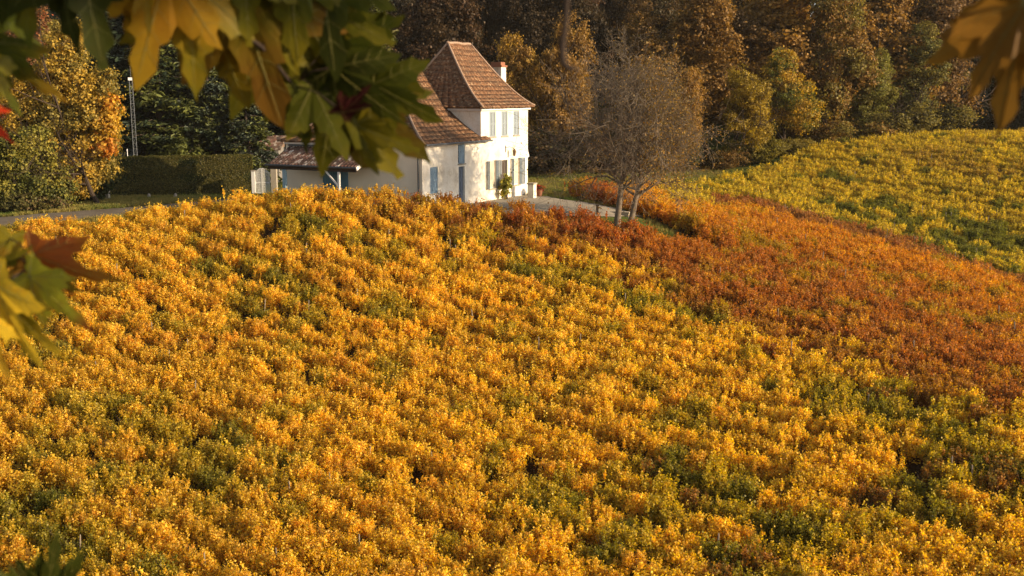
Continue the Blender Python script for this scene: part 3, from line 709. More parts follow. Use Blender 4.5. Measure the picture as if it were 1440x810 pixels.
def mixc(a, b, f): return tuple(a[i] * (1 - f) + b[i] * f for i in range(3))
# patches of greener or redder vines as they lie in the field: picked up at places read off the slope
GP = [(205, 590, 75, 30), (130, 640, 80, 25), (300, 650, 60, 28), (400, 430, 60, 25), (385, 380, 60, 22), (60, 700, 90, 35), (450, 310, 70, 14), (560, 440, 50, 18), (850, 700, 120, 38), (980, 660, 90, 30), (1120, 740, 110, 38),
      (790, 720, 80, 30), (1250, 560, 110, 30), (1390, 640, 90, 45), (1340, 600, 80, 30), (1280, 700, 60, 26), (950, 400, 70, 16), (690, 340, 50, 14), (760, 370, 40, 12), (930, 420, 60, 14), (40, 470, 70, 26), (1410, 570, 60, 30), (950, 560, 50, 15), (350, 620, 40, 20), (100, 770, 110, 30), (1000, 770, 80, 24)]
def vine_colour(x, y, g):
    u, v, d = proj((x, y, gz(x, y) + 1.0))
    n1 = noise.noise(Vector((x * .16, y * .16, 3.1))); n2 = noise.noise(Vector((x * .5, y * .5, 9.2))); r = g.random()
    # border between the golden and the red vines
    vb = float(np.interp(u, [560, 640, 830, 1000, 1120, 1440, 1700], [268, 312, 368, 432, 482, 595, 695]))
    far = float(np.interp(u, [900, 1050, 1200, 1440, 1700], [285, 287, 328, 397, 470]))
    reg = region(x, y)
    if reg == 'B' and v < far - 2 and u > 930:
        # far field: yellow with green lower down
        gmid = math.exp(-((v - (305 + (u - 1200) * .18)) / 42) ** 2) * min(1, max(0, (u - 1080) / 120))
        f = gmid * .55 + n1 * .5 + n2 * .5 + gr.gauss(0, .18)
        if far - 16 < v and u > 1000: return mixc(RED, BRN, .4 + .6 * r), mixc(ORG, BRN, .55), 'russet'
        if v < 245 and 1260 < u and n1 > .12: return mixc(YEL, BRN, .6), OLI, 'gold'
        if f > .42: return mixc(OLI, GRN, min(1, f + .2)), mixc(GRN, DGR, r), 'green'
        q2 = min(1, max(0, .45 + n2 + gr.gauss(0, .2))); return mixc(mixc(YEL, LIM, .3), OLI, .35 * q2), mixc(OLI, mixc(BRN, GRN, r), .25 + .4 * q2), 'gold'
    e = (vb - v) / 26 + n1 * 1.0 + n2 * .9 + gr.gauss(0, .45)
    if u > 560 and e > .15:
        t_ = min(1, max(0, (v - far) / 70.0)) if u > 900 else 1.0
        if u > 900:
            base = mixc(mixc(ORG, AMB, .5), mixc(RED, ORG, .35), min(1, t_ * 1.1)) 
            sec = mixc(mixc(ORG, RED, .3), mixc(BRN, RED, .4), t_)
        else:
            base = mixc((.40, .075, .035), ORG, .3 + n2 * .4); sec = mixc(BRN, RED, .5)
        if 870 < u < 1130 and v < 300: base = mixc(ORG, GOLD, .6); sec = mixc(ORG, RED, .15)
        if n2 > .28 and r < .7: base, sec = mixc(OLI, GRN, .5), mixc(base, OLI, .5)
        elif r < .22: base = mixc(base, GOLD, .55)
        base = mixc(base, ORG, .3); sec = mixc(sec, AMB, .15)
        if e < .9: base = mixc(base, OLI, .4)
        return base, sec, 'russet'
    gw = 0
    for a, b, ra, rb in GP: gw = max(gw, math.exp(-(((u - a) / (ra * 1.35)) ** 2 + ((v - b - (u - a) * .3) / (rb * 1.45)) ** 2)))
    gw = gw * .58 + n2 * .32 + n1 * .15 + gr.gauss(0, .17) + .02 * (v > 600)
    if gw > .6:
        k = 'green'
        if u > 650 and v > 500 and r < .36: return mixc(RED, OLI, .3), mixc(GRN, BRN, .4), 'russet'
        return mixc(OLI, GRN, min(1, (gw - .55) * 1.6)), mixc(mixc(GRN, OLI, .35), DGR, r * .6), k
    if gw > .34: return mixc(GOLD, OLI, .4), mixc(OLI, GRN, .25), 'olive'
    w_ = n1 * .5 + .5
    a = mixc(GOLD, YEL, min(1, max(0, w_ + n2 * .5))); b = mixc(AMB, OLI, .05 + .25 * gr.random()); br_ = gr.uniform(.9, 1.12); a = tuple(c * br_ for c in a); b = tuple(c * br_ for c in b)
    if r > .86: a = mixc(a, ORG, .45)
    if u > 480 and v < 300: a = mixc(a, BRN, .35)
    if u < 350 and v > 480: a = mixc(a, AMB, .35); b = mixc(b, OLI, .4)
    return a, b, 'gold'
gr = random.Random(21); vines = []; holes = [(685, 590, 26, 12), (722, 580, 18, 9), (480, 490, 22, 10), (280, 605, 24, 12), (375, 500, 12, 8), (1015, 570, 14, 8), (700, 395, 16, 8), (560, 640, 14, 8), (230, 545, 12, 7)]
def rows(ang, pitch, sp, reg_, ox=0, far_=None):
    d = Vector((cos(ang), sin(ang))); n = Vector((-d.y, d.x)); c = Vector((0, 70))
    for i in range(-95, 96):
        for k in range(-165, 166):
            p = c + n * (i * pitch + ox) + d * (k * sp + (i % 2) * .3)
            x = p.x + gr.gauss(0, .10); y = p.y + gr.gauss(0, .10) + .15 * sin(k * .25 + i)
            if not (24 < y < 119 and -45 < x < 66): continue
            if region(x, y) != reg_: continue
            u, v, dd = proj((x, y, gz(x, y) + .9))
            if not (-60 < u < 1520 and v < 875): continue
            if far_ is not None and (v < float(np.interp(u, [700, 900, 1050, 1200, 1440, 1700], [262, 268, 283, 320, 388, 460]))) != far_: continue
            if any(((u - a) / ra) ** 2 + ((v - b) / rb) ** 2 < 1 for a, b, ra, rb in holes) or gr.random() < .012: continue
            vines.append((x, y, ang + gr.gauss(0, .08) + (pi if gr.random() < .5 else 0), u, v, dd))
rows(R(-40), 1.12, .72, 'A'); rows(R(-50), 1.12, .74, 'B', 0, False); rows(R(-38), 1.9, .72, 'B', 0, True)
print('vines', len(vines))
inview = sorted([w for w in vines if 8 < w[3] < 1432 and w[4] < 800], key=lambda w: w[5])
near = set(id(w) for w in inview[:300])
LAB = {'gold': 'golden yellow grapevine in the near vineyard below the white house', 'green': 'dark green leaved grapevine among the golden rows of the near vineyard', 'olive': 'olive yellow grapevine, partly green, in the near vineyard', 'russet': 'reddish brown grapevine among green ones in the near vineyard'}
vp = []; stakes = []
for w in vines:
    x, y, a, u, v, dd = w; c1, c2, kind = vine_colour(x, y, gr); z = gz(x, y); s = gr.uniform(.62, .84) * (1.2 if region(x, y) == 'B' and x < 14 else 1.2 if y > crest(x) - 2.2 and -16 < x < 8 else 1)
    if id(w) in near:
        r_ = empty('grapevine', (x, y, z), a, LAB[kind], 'grapevine', {'gold': 'golden grapevines of the near slope', 'green': 'green grapevines of the near slope', 'olive': 'olive grapevines of the near slope', 'russet': 'russet grapevines of the near slope'}[kind]); r_.scale = (s * 1.03, s, s)
        link('trunk', VT[gr.randrange(5)], r_); tint(link('foliage', VF[gr.randrange(12)], r_), c1, c2)
    else: vp.append((x, y, z, a, s, c1, c2))
    if gr.random() < .03 and 30 < v < 800 and 10 < u < 1430: stakes.append((x + cos(a) * .5, y + sin(a) * .5, dd))
n = len(vp); g_ = np.random.default_rng(5)
scatter('vineyard_vines', [(p[0], p[1], p[2]) for p in vp], [(0, 0, p[3]) for p in vp], [p[4] for p in vp], g_.integers(0, 12, n), [p[5] for p in vp], [p[6] for p in vp], VF,
        'dense rows of golden, green and russet grapevines covering the upper slope and far field')
scatter('vine_trunks', [(p[0], p[1], p[2]) for p in vp], [(0, 0, p[3]) for p in vp], [p[4] * 1.0 for p in vp], g_.integers(0, 5, n), [(0, 0, 0)] * n, [(0, 0, 0)] * n, VT,
        'dark trunks of the grapevines in the upper slope and far field')
def stake_mesh():
    mb = MB(); mb.tube([(0, 0, -.1), (.01, 0, .8), (0, .01, 1.62), (0, .01, 1.68)], [.035, .033, .03, .014], 6); return mb.mesh('vine_stake', M['stake'])
SM = stake_mesh(); stakes.sort(key=lambda s: s[2])
for x, y, dd in stakes[:110]:
    o = link('vineyard_post', SM, None, (x, y, gz(x, y))); o.rotation_euler = (gr.gauss(0, .05), gr.gauss(0, .05), 0); s = gr.uniform(.66, .8); o.scale = (.8, .8, s)
    tag(o, 'weathered wooden post poking out between the grapevines', 'post', 'posts in the vine rows')

# ------------------------------------------------------------------ trees
def tree_variant(kind, seed):
    rr = random.Random(seed)
    if kind == 'round':
        blobs = [(rr.gauss(0, 1.2), rr.gauss(0, 1.2), z, r, r, r * .85) for z, r in ((6, 3.0), (8.5, 3.4), (11, 2.9), (13, 2.0))] + [(rr.uniform(-3, 3), rr.uniform(-3, 3), rr.uniform(4, 10.5), 1.7, 1.7, 1.5) for _ in range(9)]
        return crown('round_crown', blobs, 560, 52, .62, .19, M['treeleaf'], seed)
    if kind == 'tall':
        blobs = [(rr.gauss(0, .8), rr.gauss(0, .8), z, r, r, r * 1.1) for z, r in ((5, 2.3), (8, 2.8), (11, 2.7), (14, 2.2), (16.5, 1.4))] + [(rr.uniform(-2.4, 2.4), rr.uniform(-2.4, 2.4), rr.uniform(3, 14), 1.3, 1.3, 1.6) for _ in range(10)]
        return crown('tall_crown', blobs, 560, 52, .6, .19, M['treeleaf'], seed)
    if kind == 'bush':
        blobs = [(rr.uniform(-1.6, 1.6), rr.uniform(-1.4, 1.4), rr.uniform(.6, 1.9), 1.2, 1.2, 1.1) for _ in range(7)]
        return crown('bush_crown', blobs, 240, 70, .4, .11, M['treeleaf'], seed)
def trunk_variant(seed, H=9, r=.28, mat='darkbark'):
    rr = random.Random(seed); mb = MB(); branches(mb, (0, 0, -.3), (rr.gauss(0, .06), rr.gauss(0, .06), 1), H * .55, r, 3, rr, 7, .75, 5, .03, (3, 4)); return mb.mesh('tree_trunk', M[mat])
TV = {'round': [tree_variant('round', 40 + i) for i in range(4)], 'tall': [tree_variant('tall', 60 + i) for i in range(4)], 'bush': [tree_variant('bush', 80 + i) for i in range(3)]}
TT = [trunk_variant(i, 12) for i in range(4)]
def conifer_mesh(seed, H=15, Rm=4.2, n_lev=26, dens=1.0, droop=.25):
    rr = random.Random(seed); g = np.random.default_rng(seed); mb = MB(); P_ = []; N_ = []; CG = []
    mb.tube([(0, 0, -.3), (.05, 0, H * .4), (0, .05, H * .8), (0, 0, H)], [.32, .24, .1, .02], 8)
    for i in range(n_lev):
        zf = (i + .5) / n_lev; z = 1.2 + (H - 1.2) * zf; rad = Rm * (1 - zf) ** .75 + .25
        for k in range(rr.randint(5, 7)):
            a = rr.uniform(0, 2 * pi); L = rad * rr.uniform(.65, 1.12); pts = []; m = 6
            for j in range(m + 1):
                t = j / m; pts.append(Vector((cos(a) * L * t, sin(a) * L * t, z + .15 * L * t - droop * L * t * t)))
            mb.tube(pts, [.045 * (1 - .8 * j / m) + .008 for j in range(m + 1)], 3, cap=False); cg = rr.random()
            cnt = int(60 * L / 3 * dens) + 10
            for _ in range(cnt):
                t = rr.uniform(.25, 1.03); j = min(int(t * m), m - 1); b = pts[j].lerp(pts[j + 1], t * m - j); w = L * .2 * (1.1 - t) + .18
                sd = rr.gauss(0, w); P_.append((b.x - sin(a) * sd, b.y + cos(a) * sd, b.z - abs(rr.gauss(0, .16)) - .25 * abs(sd))); N_.append((rr.gauss(0, .5), rr.gauss(0, .5), .9)); CG.append(cg)
    n = len(P_); lv = np.stack([g.uniform(0, 1, n), np.array(CG), g.uniform(0, 1, n)], 1)
    return leaf_mesh('conifer_needles', np.array(P_), np.array(N_), .42 * g.uniform(.6, 1.3, n), lv, M['needle'], g, fold=.3, aspect=.45), mb.mesh('conifer_trunk', M['darkbark'])
CV = [conifer_mesh(11, 15, 4.4, 26, 1.6, .2), conifer_mesh(12, 12, 4.0, 22, 1.7, .35), conifer_mesh(13, 17, 3.6, 28, 1.7, .15)]
def tree(nm, u, Y, vt, mesh_, trunk_, H0, c1, c2, label, cat='tree', wide=1.0, rz=None, vb=None, group=None):
    x = at(u, 300, Y).x; z = gz(x, Y); h = at(u, vt, Y).z - z; s = h / H0
    t = empty(nm, (x, Y, z), rng.uniform(0, 6.28) if rz is None else rz, label, cat, group); t.scale = (s * wide, s * wide, s)
    if trunk_: link('trunk', trunk_, t)
    tint(link('crown', mesh_, t), c1, c2); return t
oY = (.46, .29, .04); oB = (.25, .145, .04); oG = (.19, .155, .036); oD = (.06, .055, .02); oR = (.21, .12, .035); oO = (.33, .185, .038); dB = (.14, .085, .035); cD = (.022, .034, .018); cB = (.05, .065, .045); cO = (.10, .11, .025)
# left of the lane
def custom(nm, blobs_px, Y, ncl, per, cr, size, c1, c2, label, cat, seed, trunkuv=None, TH0=None, mat='treeleaf'):
    u0 = blobs_px[0][0] if trunkuv is None else trunkuv; x0 = at(u0, 280, Y).x; z0 = gz(x0, Y); k = Y / F * 1.0
    bl = []
    for (u, v, ru, rv, dy) in blobs_px:
        p = at(u, v, Y + dy); bl.append((p.x - x0, dy, p.z - z0, ru * k, max(ru, rv) * k * .9, rv * k))
    t = empty(nm, (x0, Y, z0), 0, label, cat)
    if TH0:
        rr = random.Random(seed); mb = MB(); branches(mb, (0, 0, -.3), (rr.gauss(0, .08), 0, 1), TH0 * .5, .2, 4, rr, 7, .8, 5, .02, (3, 4)); mb.build('trunk', M['darkbark'], t)
    tint(link('crown', crown(nm + '_crown', bl, ncl, per, cr, size, M[mat], seed), t), c1, c2); return t
custom('autumn_tree', [(98, 120, 50, 50, 0), (80, 190, 60, 50, 0), (125, 180, 38, 45, -.5), (60, 140, 45, 50, .5), (90, 75, 32, 45, 0), (128, 235, 34, 30, 0), (70, 250, 45, 35, 0), (100, 235, 45, 35, -.8), (105, 262, 26, 18, -.6), (148, 150, 20, 30, 0), (30, 150, 45, 60, .5), (150, 205, 18, 30, 0), (104, 60, 18, 30, 0), (145, 120, 18, 28, 0)],
       72, 1150, 58, .42, .13, (.48, .32, .05), (.22, .18, .045), 'big golden autumn tree at the left beside the lane', 'tree', 201, 95, 12)
custom('ochre_tree', [(152, 172, 14, 20, 0), (146, 200, 16, 20, 0), (158, 150, 8, 16, 0)], 71, 110, 26, .36, .16, (.54, .33, .04), (.55, .22, .03), 'small orange tinted tree on the right flank of the golden tree', 'tree', 202, 138, 6)
custom('russet_tree', [(20, 70, 45, 50, 0), (45, 40, 30, 40, 0), (0, 130, 50, 50, 0), (-40, 60, 50, 60, 0), (40, 100, 30, 30, 0)], 78, 420, 34, .45, .17, (.30, .09, .04), (.22, .13, .05), 'russet brown tree at the left edge behind the golden tree', 'tree', 203, 10, 13)
custom('green_bush', [(25, 225, 38, 42, 0), (65, 250, 34, 34, 0), (-20, 240, 40, 48, 0), (50, 205, 28, 28, 0), (85, 270, 22, 20, 0), (10, 270, 40, 24, -.5)], 69, 560, 50, .36, .12, (.34, .29, .05), (.12, .13, .03), 'broad yellow green bush at the left edge above the lane', 'bush', 204, 30, 3)
custom('bramble_bush', [(40, 285, 28, 12, 0), (75, 288, 22, 9, 0), (10, 287, 25, 12, 0)], 67.5, 110, 30, .25, .13, (.20, .12, .06), (.12, .11, .03), 'low brown bramble at the foot of the green bush', 'bush', 205)
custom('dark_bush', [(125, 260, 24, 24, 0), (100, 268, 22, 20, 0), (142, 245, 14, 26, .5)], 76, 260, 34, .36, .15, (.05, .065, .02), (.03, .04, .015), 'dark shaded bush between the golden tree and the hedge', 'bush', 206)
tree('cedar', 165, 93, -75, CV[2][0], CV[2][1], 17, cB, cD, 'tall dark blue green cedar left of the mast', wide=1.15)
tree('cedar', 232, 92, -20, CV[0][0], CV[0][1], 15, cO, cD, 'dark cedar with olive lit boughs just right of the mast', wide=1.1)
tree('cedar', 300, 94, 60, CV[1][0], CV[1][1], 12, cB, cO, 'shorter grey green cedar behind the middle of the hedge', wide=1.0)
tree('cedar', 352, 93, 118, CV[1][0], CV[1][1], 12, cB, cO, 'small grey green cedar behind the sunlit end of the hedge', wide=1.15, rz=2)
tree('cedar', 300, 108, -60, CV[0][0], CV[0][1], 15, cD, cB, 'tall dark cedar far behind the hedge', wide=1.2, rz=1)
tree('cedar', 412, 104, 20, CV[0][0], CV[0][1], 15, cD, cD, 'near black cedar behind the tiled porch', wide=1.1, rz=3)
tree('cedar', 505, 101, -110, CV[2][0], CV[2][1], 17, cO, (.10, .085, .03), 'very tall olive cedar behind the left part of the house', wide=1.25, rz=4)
# behind the house and along the wood
B = TV
L_ = [('oak_tree', 715, 98, 50, 'round', 0, oB, mixc(oB, oY, .5), 'bronze oak with a lit crown right behind the square tower', .75),
      ('oak_tree', 790, 99, 22, 'round', 1, (.27, .16, .04), oB, 'rounded bronze gold oak to the right of the chimney', .72),
      ('laurel_bush', 775, 93, 178, 'bush', 0, oD, dB, 'dark bush beside the lawn just right of the house', 1.3),
      ('laurel_bush', 850, 100, 180, 'bush', 1, oD, dB, 'dark bush behind the bare tree', 1.5),
      ('laurel_bush', 925, 104, 190, 'bush', 2, dB, oD, 'brownish bush at the far end of the lawn', 1.4),
      ('field_maple', 960, 101, 95, 'round', 2, oO, oB, 'orange brown tree right behind the bare tree', .75),
      ('oak_tree', 905, 112, 5, 'tall', 0, dB, oB, 'dark brown oak rising behind the bare tree', 1.1),
      ('oak_tree', 995, 113, -45, 'tall', 1, oR, oB, 'tall red brown oak right of the bare tree', 1.2),
      ('ash_tree', 1045, 106, 95, 'round', 3, (.24, .17, .03), (.36, .25, .03), 'low yellow green tree at the edge of the wood', 1.0),
      ('ash_tree', 1100, 110, 70, 'round', 0, (.13, .14, .03), oY, 'green tree with yellow lower boughs at the field corner', .95),
      ('oak_tree', 1090, 118, -90, 'tall', 2, oO, oB, 'very tall orange brown oak above the field corner', 1.2),
      ('oak_tree', 1165, 115, -60, 'tall', 3, oB, oG, 'tall olive brown oak with open crown above the far vines', 1.0),
      ('ivy_tree', 1215, 116, 70, 'tall', 0, oG, (.20, .19, .04), 'ivy clad olive tree at the top of the far vines', 1.35),
      ('ivy_tree', 1275, 120, 30, 'tall', 1, (.12, .12, .035), oG, 'olive green tree at the right end of the wood', 1.25),
      ('oak_tree', 1235, 124, -80, 'tall', 2, oB, oO, 'tall bronze oak behind the ivy clad trees', 1.2),
      ('oak_tree', 1310, 127, -60, 'tall', 3, (.20, .12, .05), oR, 'bronze oak beside the dark gap at the right', 1.05),
      ('hazel_bush', 1060, 106, 195, 'bush', 0, (.24, .2, .03), oG, 'yellowish hazel bush at the left end of the far vines', 1.3),
      ('hazel_bush', 1110, 109, 190, 'bush', 1, oG, (.26, .2, .04), 'olive hazel bush beside the far vines', 1.5),
      ('hazel_bush', 1175, 115, 178, 'bush', 2, oG, oD, 'dull green bush at the upper edge of the far vines', 1.6),
      ('hazel_bush', 1010, 105, 205, 'bush', 1, oD, oB, 'dark low bush under the orange tree', 1.2)]
L_ += [('hazel_bush', 1140, 113, 168, 'bush', 0, oB, oG, 'bronze bush under the very tall orange brown oak', 1.6), ('hazel_bush', 1205, 116, 150, 'bush', 1, oG, oB, 'olive brown bush between the ivy clad trunks', 1.5),
       ('hazel_bush', 1245, 118, 140, 'bush', 2, oG, oD, 'tall olive bush at the crest of the far vines', 1.4), ('hazel_bush', 1290, 121, 145, 'bush', 0, oD, oG, 'dark olive bush at the right end of the wood', 1.4),
       ('beech_tree', 1130, 124, 10, 'round', 1, oO, oB, 'orange brown beech filling the wood above the far vines', 1.1), ('beech_tree', 1030, 120, 10, 'round', 3, oB, dB, 'bronze beech in the wood behind the low yellow green tree', 1.1), ('beech_tree', 1270, 132, 0, 'round', 2, oB, oG, 'bronze beech at the back of the right end of the wood', 1.1)]
for k, (nm, u, Y, vt, kd, vi, c1, c2, lab, wd) in enumerate(L_):
    H0 = {'round': 14.5, 'tall': 18, 'bush': 3.1}[kd]
    tree(nm, u, Y, vt, B[kd][vi], None if kd == 'bush' else TT[k % 4], H0, c1, c2, lab, 'bush' if kd == 'bush' else 'tree', wd)
for u, Y, vt, lab in ((1345, 150, 70, 'dark conifer in the shaded gap beyond the far vines, left of the hanging leaf'), (1395, 152, 45, 'dark conifer in the shaded gap, behind the hanging leaf'), (1440, 150, 60, 'dark conifer at the right edge beyond the far vines'), (1500, 148, 20, 'unseen dark conifer added for shade beyond the right edge of the far field')):  # last conifer is out of view, added to block sun from the gap
    tree('dark_conifer', u, Y, vt, CV[(u // 45) % 2][0], CV[(u // 45) % 2][1], (15, 12)[(u // 45) % 2], (.02, .035, .028), (.028, .04, .03), lab, wide=1.25)
# the wood beyond, one far-off mass
g_ = np.random.default_rng(9); pts = []; c1s = []; c2s = []; rt_ = []; sc_ = []; ix = []
pool = TV['round'] + TV['tall']
for i in range(330):
    Y = g_.uniform(122, 225); u = g_.uniform(-150, 1650); x = at(u, 200, Y).x
    if u > 1290 and Y < 138: continue
    if u < 480 and Y < 135: continue
    if u < 150 and g_.random() < .4: continue
    pts.append((x, Y, gz(x, Y) - .3)); k = g_.random(); q_ = g_.random()
    c = mixc((.09, .052, .022), (.15, .085, .03), k) if u > 850 else mixc((.035, .03, .015), (.085, .045, .022), k)  # behind the house the tint is darker, shadow put into the leaf colour
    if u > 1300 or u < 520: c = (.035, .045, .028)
    c1s.append(c); c2s.append(mixc(c, (.05, .05, .02), q_ * .7)); rt_.append((0, 0, g_.uniform(0, 6.28))); sc_.append(g_.uniform(.95, 1.35)); ix.append(int(g_.integers(0, 8)))
scatter('woodland', pts, rt_, sc_, ix, c1s, c2s, pool, 'brown autumn wood rising on the hillside behind the house and fields')

# ------------------------------------------------------------------ the bare tree
bx, by = at(875, 305, 61.5).x, 61.5
bt = empty('bare_tree', (bx, by, gz(bx, by)), 0, 'nearly leafless tree with two leaning trunks between the yard and the vines', 'tree')
rr = random.Random(77); mb1 = MB(); tips = []
def stem(mb, base, lean, H, r, seed, kids=(4, 5)):
    rr = random.Random(seed); d = Vector(lean).normalized(); p = Vector(base); pts = [p]; rad = [r * 1.25]
    for i in range(7):
        d = (d + Vector((rr.gauss(0, .035), rr.gauss(0, .035), .03))).normalized(); p = p + d * (H / 7); pts.append(p); rad.append(r * (1 - .75 * (i + 1) / 7))
    mb.tube(pts, rad, 8, cap=False)
    for k in range(38):
        t = .33 + .67 * (k / 37) ** .9; f = t * 7; i = min(int(f), 6); q_ = pts[i].lerp(pts[i + 1], f - i)
        a = k * 2.4 + rr.gauss(0, .3); out = 1.15 - .6 * t
        nd = Vector((cos(a) * out, sin(a) * out, .28 + .75 * t)).normalized()
        branches(mb, q_, nd, H * (.50 - .27 * t) * rr.uniform(.9, 1.3) * (1.05 if nd.x < 0 else .92), rad[i] * .55, 4, rr, 5, .85, 4, .01, (2, 3), tips, .2, .0075)
stem(mb1, (-.3, 0, -.2), (.10, .05, 1), 7.3, .2, 5); mb1.build('trunk', M['palebark'], bt, smooth=True)
mb2 = MB(); stem(mb2, (.45, .15, -.2), (.2, .1, 1), 5.9, .2, 9); mb2.build('trunk', M['palebark'], bt, smooth=True)
print('bare tips', len(tips), len(mb1.f), len(mb2.f))
g_ = np.random.default_rng(4); pp = []
for p, d in tips:
    k = .85 if p.x > .8 else .12
    if p.z < 3.5: k *= 1.3
    for _ in range(g_.poisson(k)): pp.append((p.x + g_.normal(0, .12), p.y + g_.normal(0, .12), p.z + g_.normal(0, .12)))
pp = np.array(pp); n = len(pp); print('bare leaves', n)
tint(link('crown', leaf_mesh('bare_tree_leaves', pp, g_.normal(size=(n, 3)), .09 * g_.uniform(.6, 1.2, n), g_.uniform(0, 1, (n, 3)), M['treeleaf'], g_), bt), (.30, .17, .04), (.17, .12, .035))
# yellow shrub against the front wall, climber stems
p = ground_at(*hp(9.2, -.55).xy); t = empty('yellow_shrub', p, 0, 'upright yellow green shrub against the sunlit wall of the house', 'shrub')
tint(link('crown', crown('yellow_shrub_crown', [(0, 0, .9, .4, .35, .8), (.1, 0, 1.3, .28, .25, .45), (-.15, 0, .5, .4, .35, .45)], 60, 22, .14, .09, M['treeleaf'], 31), t), (.42, .34, .04), (.26, .26, .05))
mb = MB(); rr = random.Random(3)
for k in range(5): mb.tube([(rr.gauss(0, .08), 0, -.1), (rr.gauss(0, .15), 0, .8), (rr.gauss(0, .2), 0, 1.6)], [.02, .014, .006], 4)
mb.build('stem', M['vinewood'], t)
# grass tufts along the lane and lawn
def tuft(seed):
    g = random.Random(seed); mb = MB()
    for _ in range(26):
        a = g.uniform(0, 6.28); r0 = g.uniform(0, .16); h = g.uniform(.07, .2); l = g.uniform(.02, .1); b = Vector((cos(a) * r0, sin(a) * r0, 0)); w = .012
        sd = Vector((-sin(a), cos(a), 0)) * w; tip = b + Vector((cos(a) * l, sin(a) * l, h)); mb.tri(b - sd, b + sd, tip)
    return mb.mesh('grass_tuft', M['grassblade'])
t_ = NT('grass_blade'); a1 = t_.n('Attribute', attribute_name='tint', attribute_type='INSTANCER'); t_.bsdf(a1.outputs['Color'], .8, .1); M['grassblade'] = t_.m
TF = [tuft(i) for i in range(4)]; pts = []; c1s = []
for i in range(26000):
    if g_.random() < .5: x = g_.uniform(-40, -14); y = g_.uniform(60, 84)
    else: x = g_.uniform(0, 22); y = g_.uniform(59, 104)
    if region(x, y): continue
    u, v, _d = proj((x, y, gz(x, y)))
    if not (-20 < u < 1100): continue
    cl = [(-40, 61.2), (-30, 63.6), (-22, 66.6), (-19.5, 69.5), (-18, 74), (-16.8, 80)]; bad = False
    for k in range(5):
        A_ = Vector(cl[k]); B_ = Vector(cl[k + 1]); ab = B_ - A_; tt = max(0, min(1, (Vector((x, y)) - A_).dot(ab) / ab.dot(ab)))
        if (Vector((x, y)) - A_ - ab * tt).length < 1.75: bad = True
    if bad or (-1 < x < 8.3 and y < 73 and (x - 1) * .5 + 60 < y < 74 - (x - 1) * 1.05 and y < 60 + 9.5 + 4): continue
    pts.append((x, y, gz(x, y))); n_ = noise.noise(Vector((x * .3, y * .3, 0))) + g_.normal() * .2
    c1s.append(mixc((.08, .11, .02), (.24, .19, .05), min(1, max(0, .5 + n_ + (.2 if x < 0 else 0)))))
n = len(pts); scatter('grass', pts, [(0, 0, a) for a in g_.uniform(0, 6.28, n)], g_.uniform(.7, 1.6, n), g_.integers(0, 4, n), c1s, c1s, TF, 'rough grass on the lane verge and the lawn')
# ------------------------------------------------------------------ overhanging maple: trunk stands beside the camera, unseen crown added to shade the leaves, branches reach into view
def m_maple():
    t = NT('maple_leaf'); co = t.n('TexCoord').outputs['Object']
    a1 = t.n('Attribute', attribute_name='tint', attribute_type='OBJECT'); a2 = t.n('Attribute', attribute_name='tint2', attribute_type='OBJECT')
    oi = t.n('ObjectInfo'); mp = t.n('VectorMath', operation='ADD'); t.l(co, mp.inputs[0]); cmb = t.n('CombineXYZ'); t.l(t.math('MULTIPLY', oi.outputs['Random'], 50), cmb.inputs[0]); t.l(cmb.outputs[0], mp.inputs[1])
    nz = t.noise(mp.outputs[0], 14, 4, .6)
    sx = t.n('SeparateXYZ'); t.l(co, sx.inputs[0]); ln = t.n('VectorMath', operation='LENGTH'); t.l(co, ln.inputs[0])
    edge = t.math('MULTIPLY', t.math('SUBTRACT', ln.outputs['Value'], .03), 9)
    f = t.math('ADD', t.math('MULTIPLY', t.math('SUBTRACT', nz, .5), 2.6), edge, True)
    col = t.mix(f, a1.outputs['Color'], a2.outputs['Color'])
    fine = t.noise(mp.outputs[0], 120, 3, .6); col = t.mix(t.math('MULTIPLY', t.math('SUBTRACT', fine, .5), .8, True), col, (.10, .06, .01))
    b = t.n('BsdfPrincipled'); b.inputs['Roughness'].default_value = .45; b.inputs['Specular IOR Level'].default_value = .12; t.l(col, b.inputs['Base Color'])
    bn = t.n('Bump'); bn.inputs['Strength'].default_value = .3; bn.inputs['Distance'].default_value = .002; t.l(fine, bn.inputs['Height']); t.l(bn.outputs[0], b.inputs['Normal'])
    tr = t.n('BsdfTranslucent'); t.l(col, tr.inputs[0]); m = t.n('MixShader'); m.inputs[0].default_value = .58; t.l(b.outputs[0], m.inputs[1]); t.l(tr.outputs[0], m.inputs[2]); t.l(m.outputs[0], t.out.inputs[0]); return t.m
M['maple'] = m_maple(); M['vein'] = simple('leaf_vein', (.20, .18, .04), .5, .15, 60); M['petiole'] = simple('leaf_stalk', (.20, .06, .03), .5, .2, 40); M['twig'] = simple('maple_twig', (.03, .018, .012), .8, .3, 60)
HALF = [(1.0, 0), (.86, 5), (.80, 10), (.72, 7.5), (.62, 10), (.60, 18), (.56, 20), (.47, 27), (.53, 34), (.58, 36), (.64, 39), (.66, 46), (.74, 47.5), (.86, 54), (.74, 59), (.68, 66), (.62, 62), (.56, 70), (.48, 72), (.38, 83), (.43, 92), (.42, 98), (.52, 108), (.42, 116), (.36, 128), (.24, 124), (.15, 150), (.05, 178)]
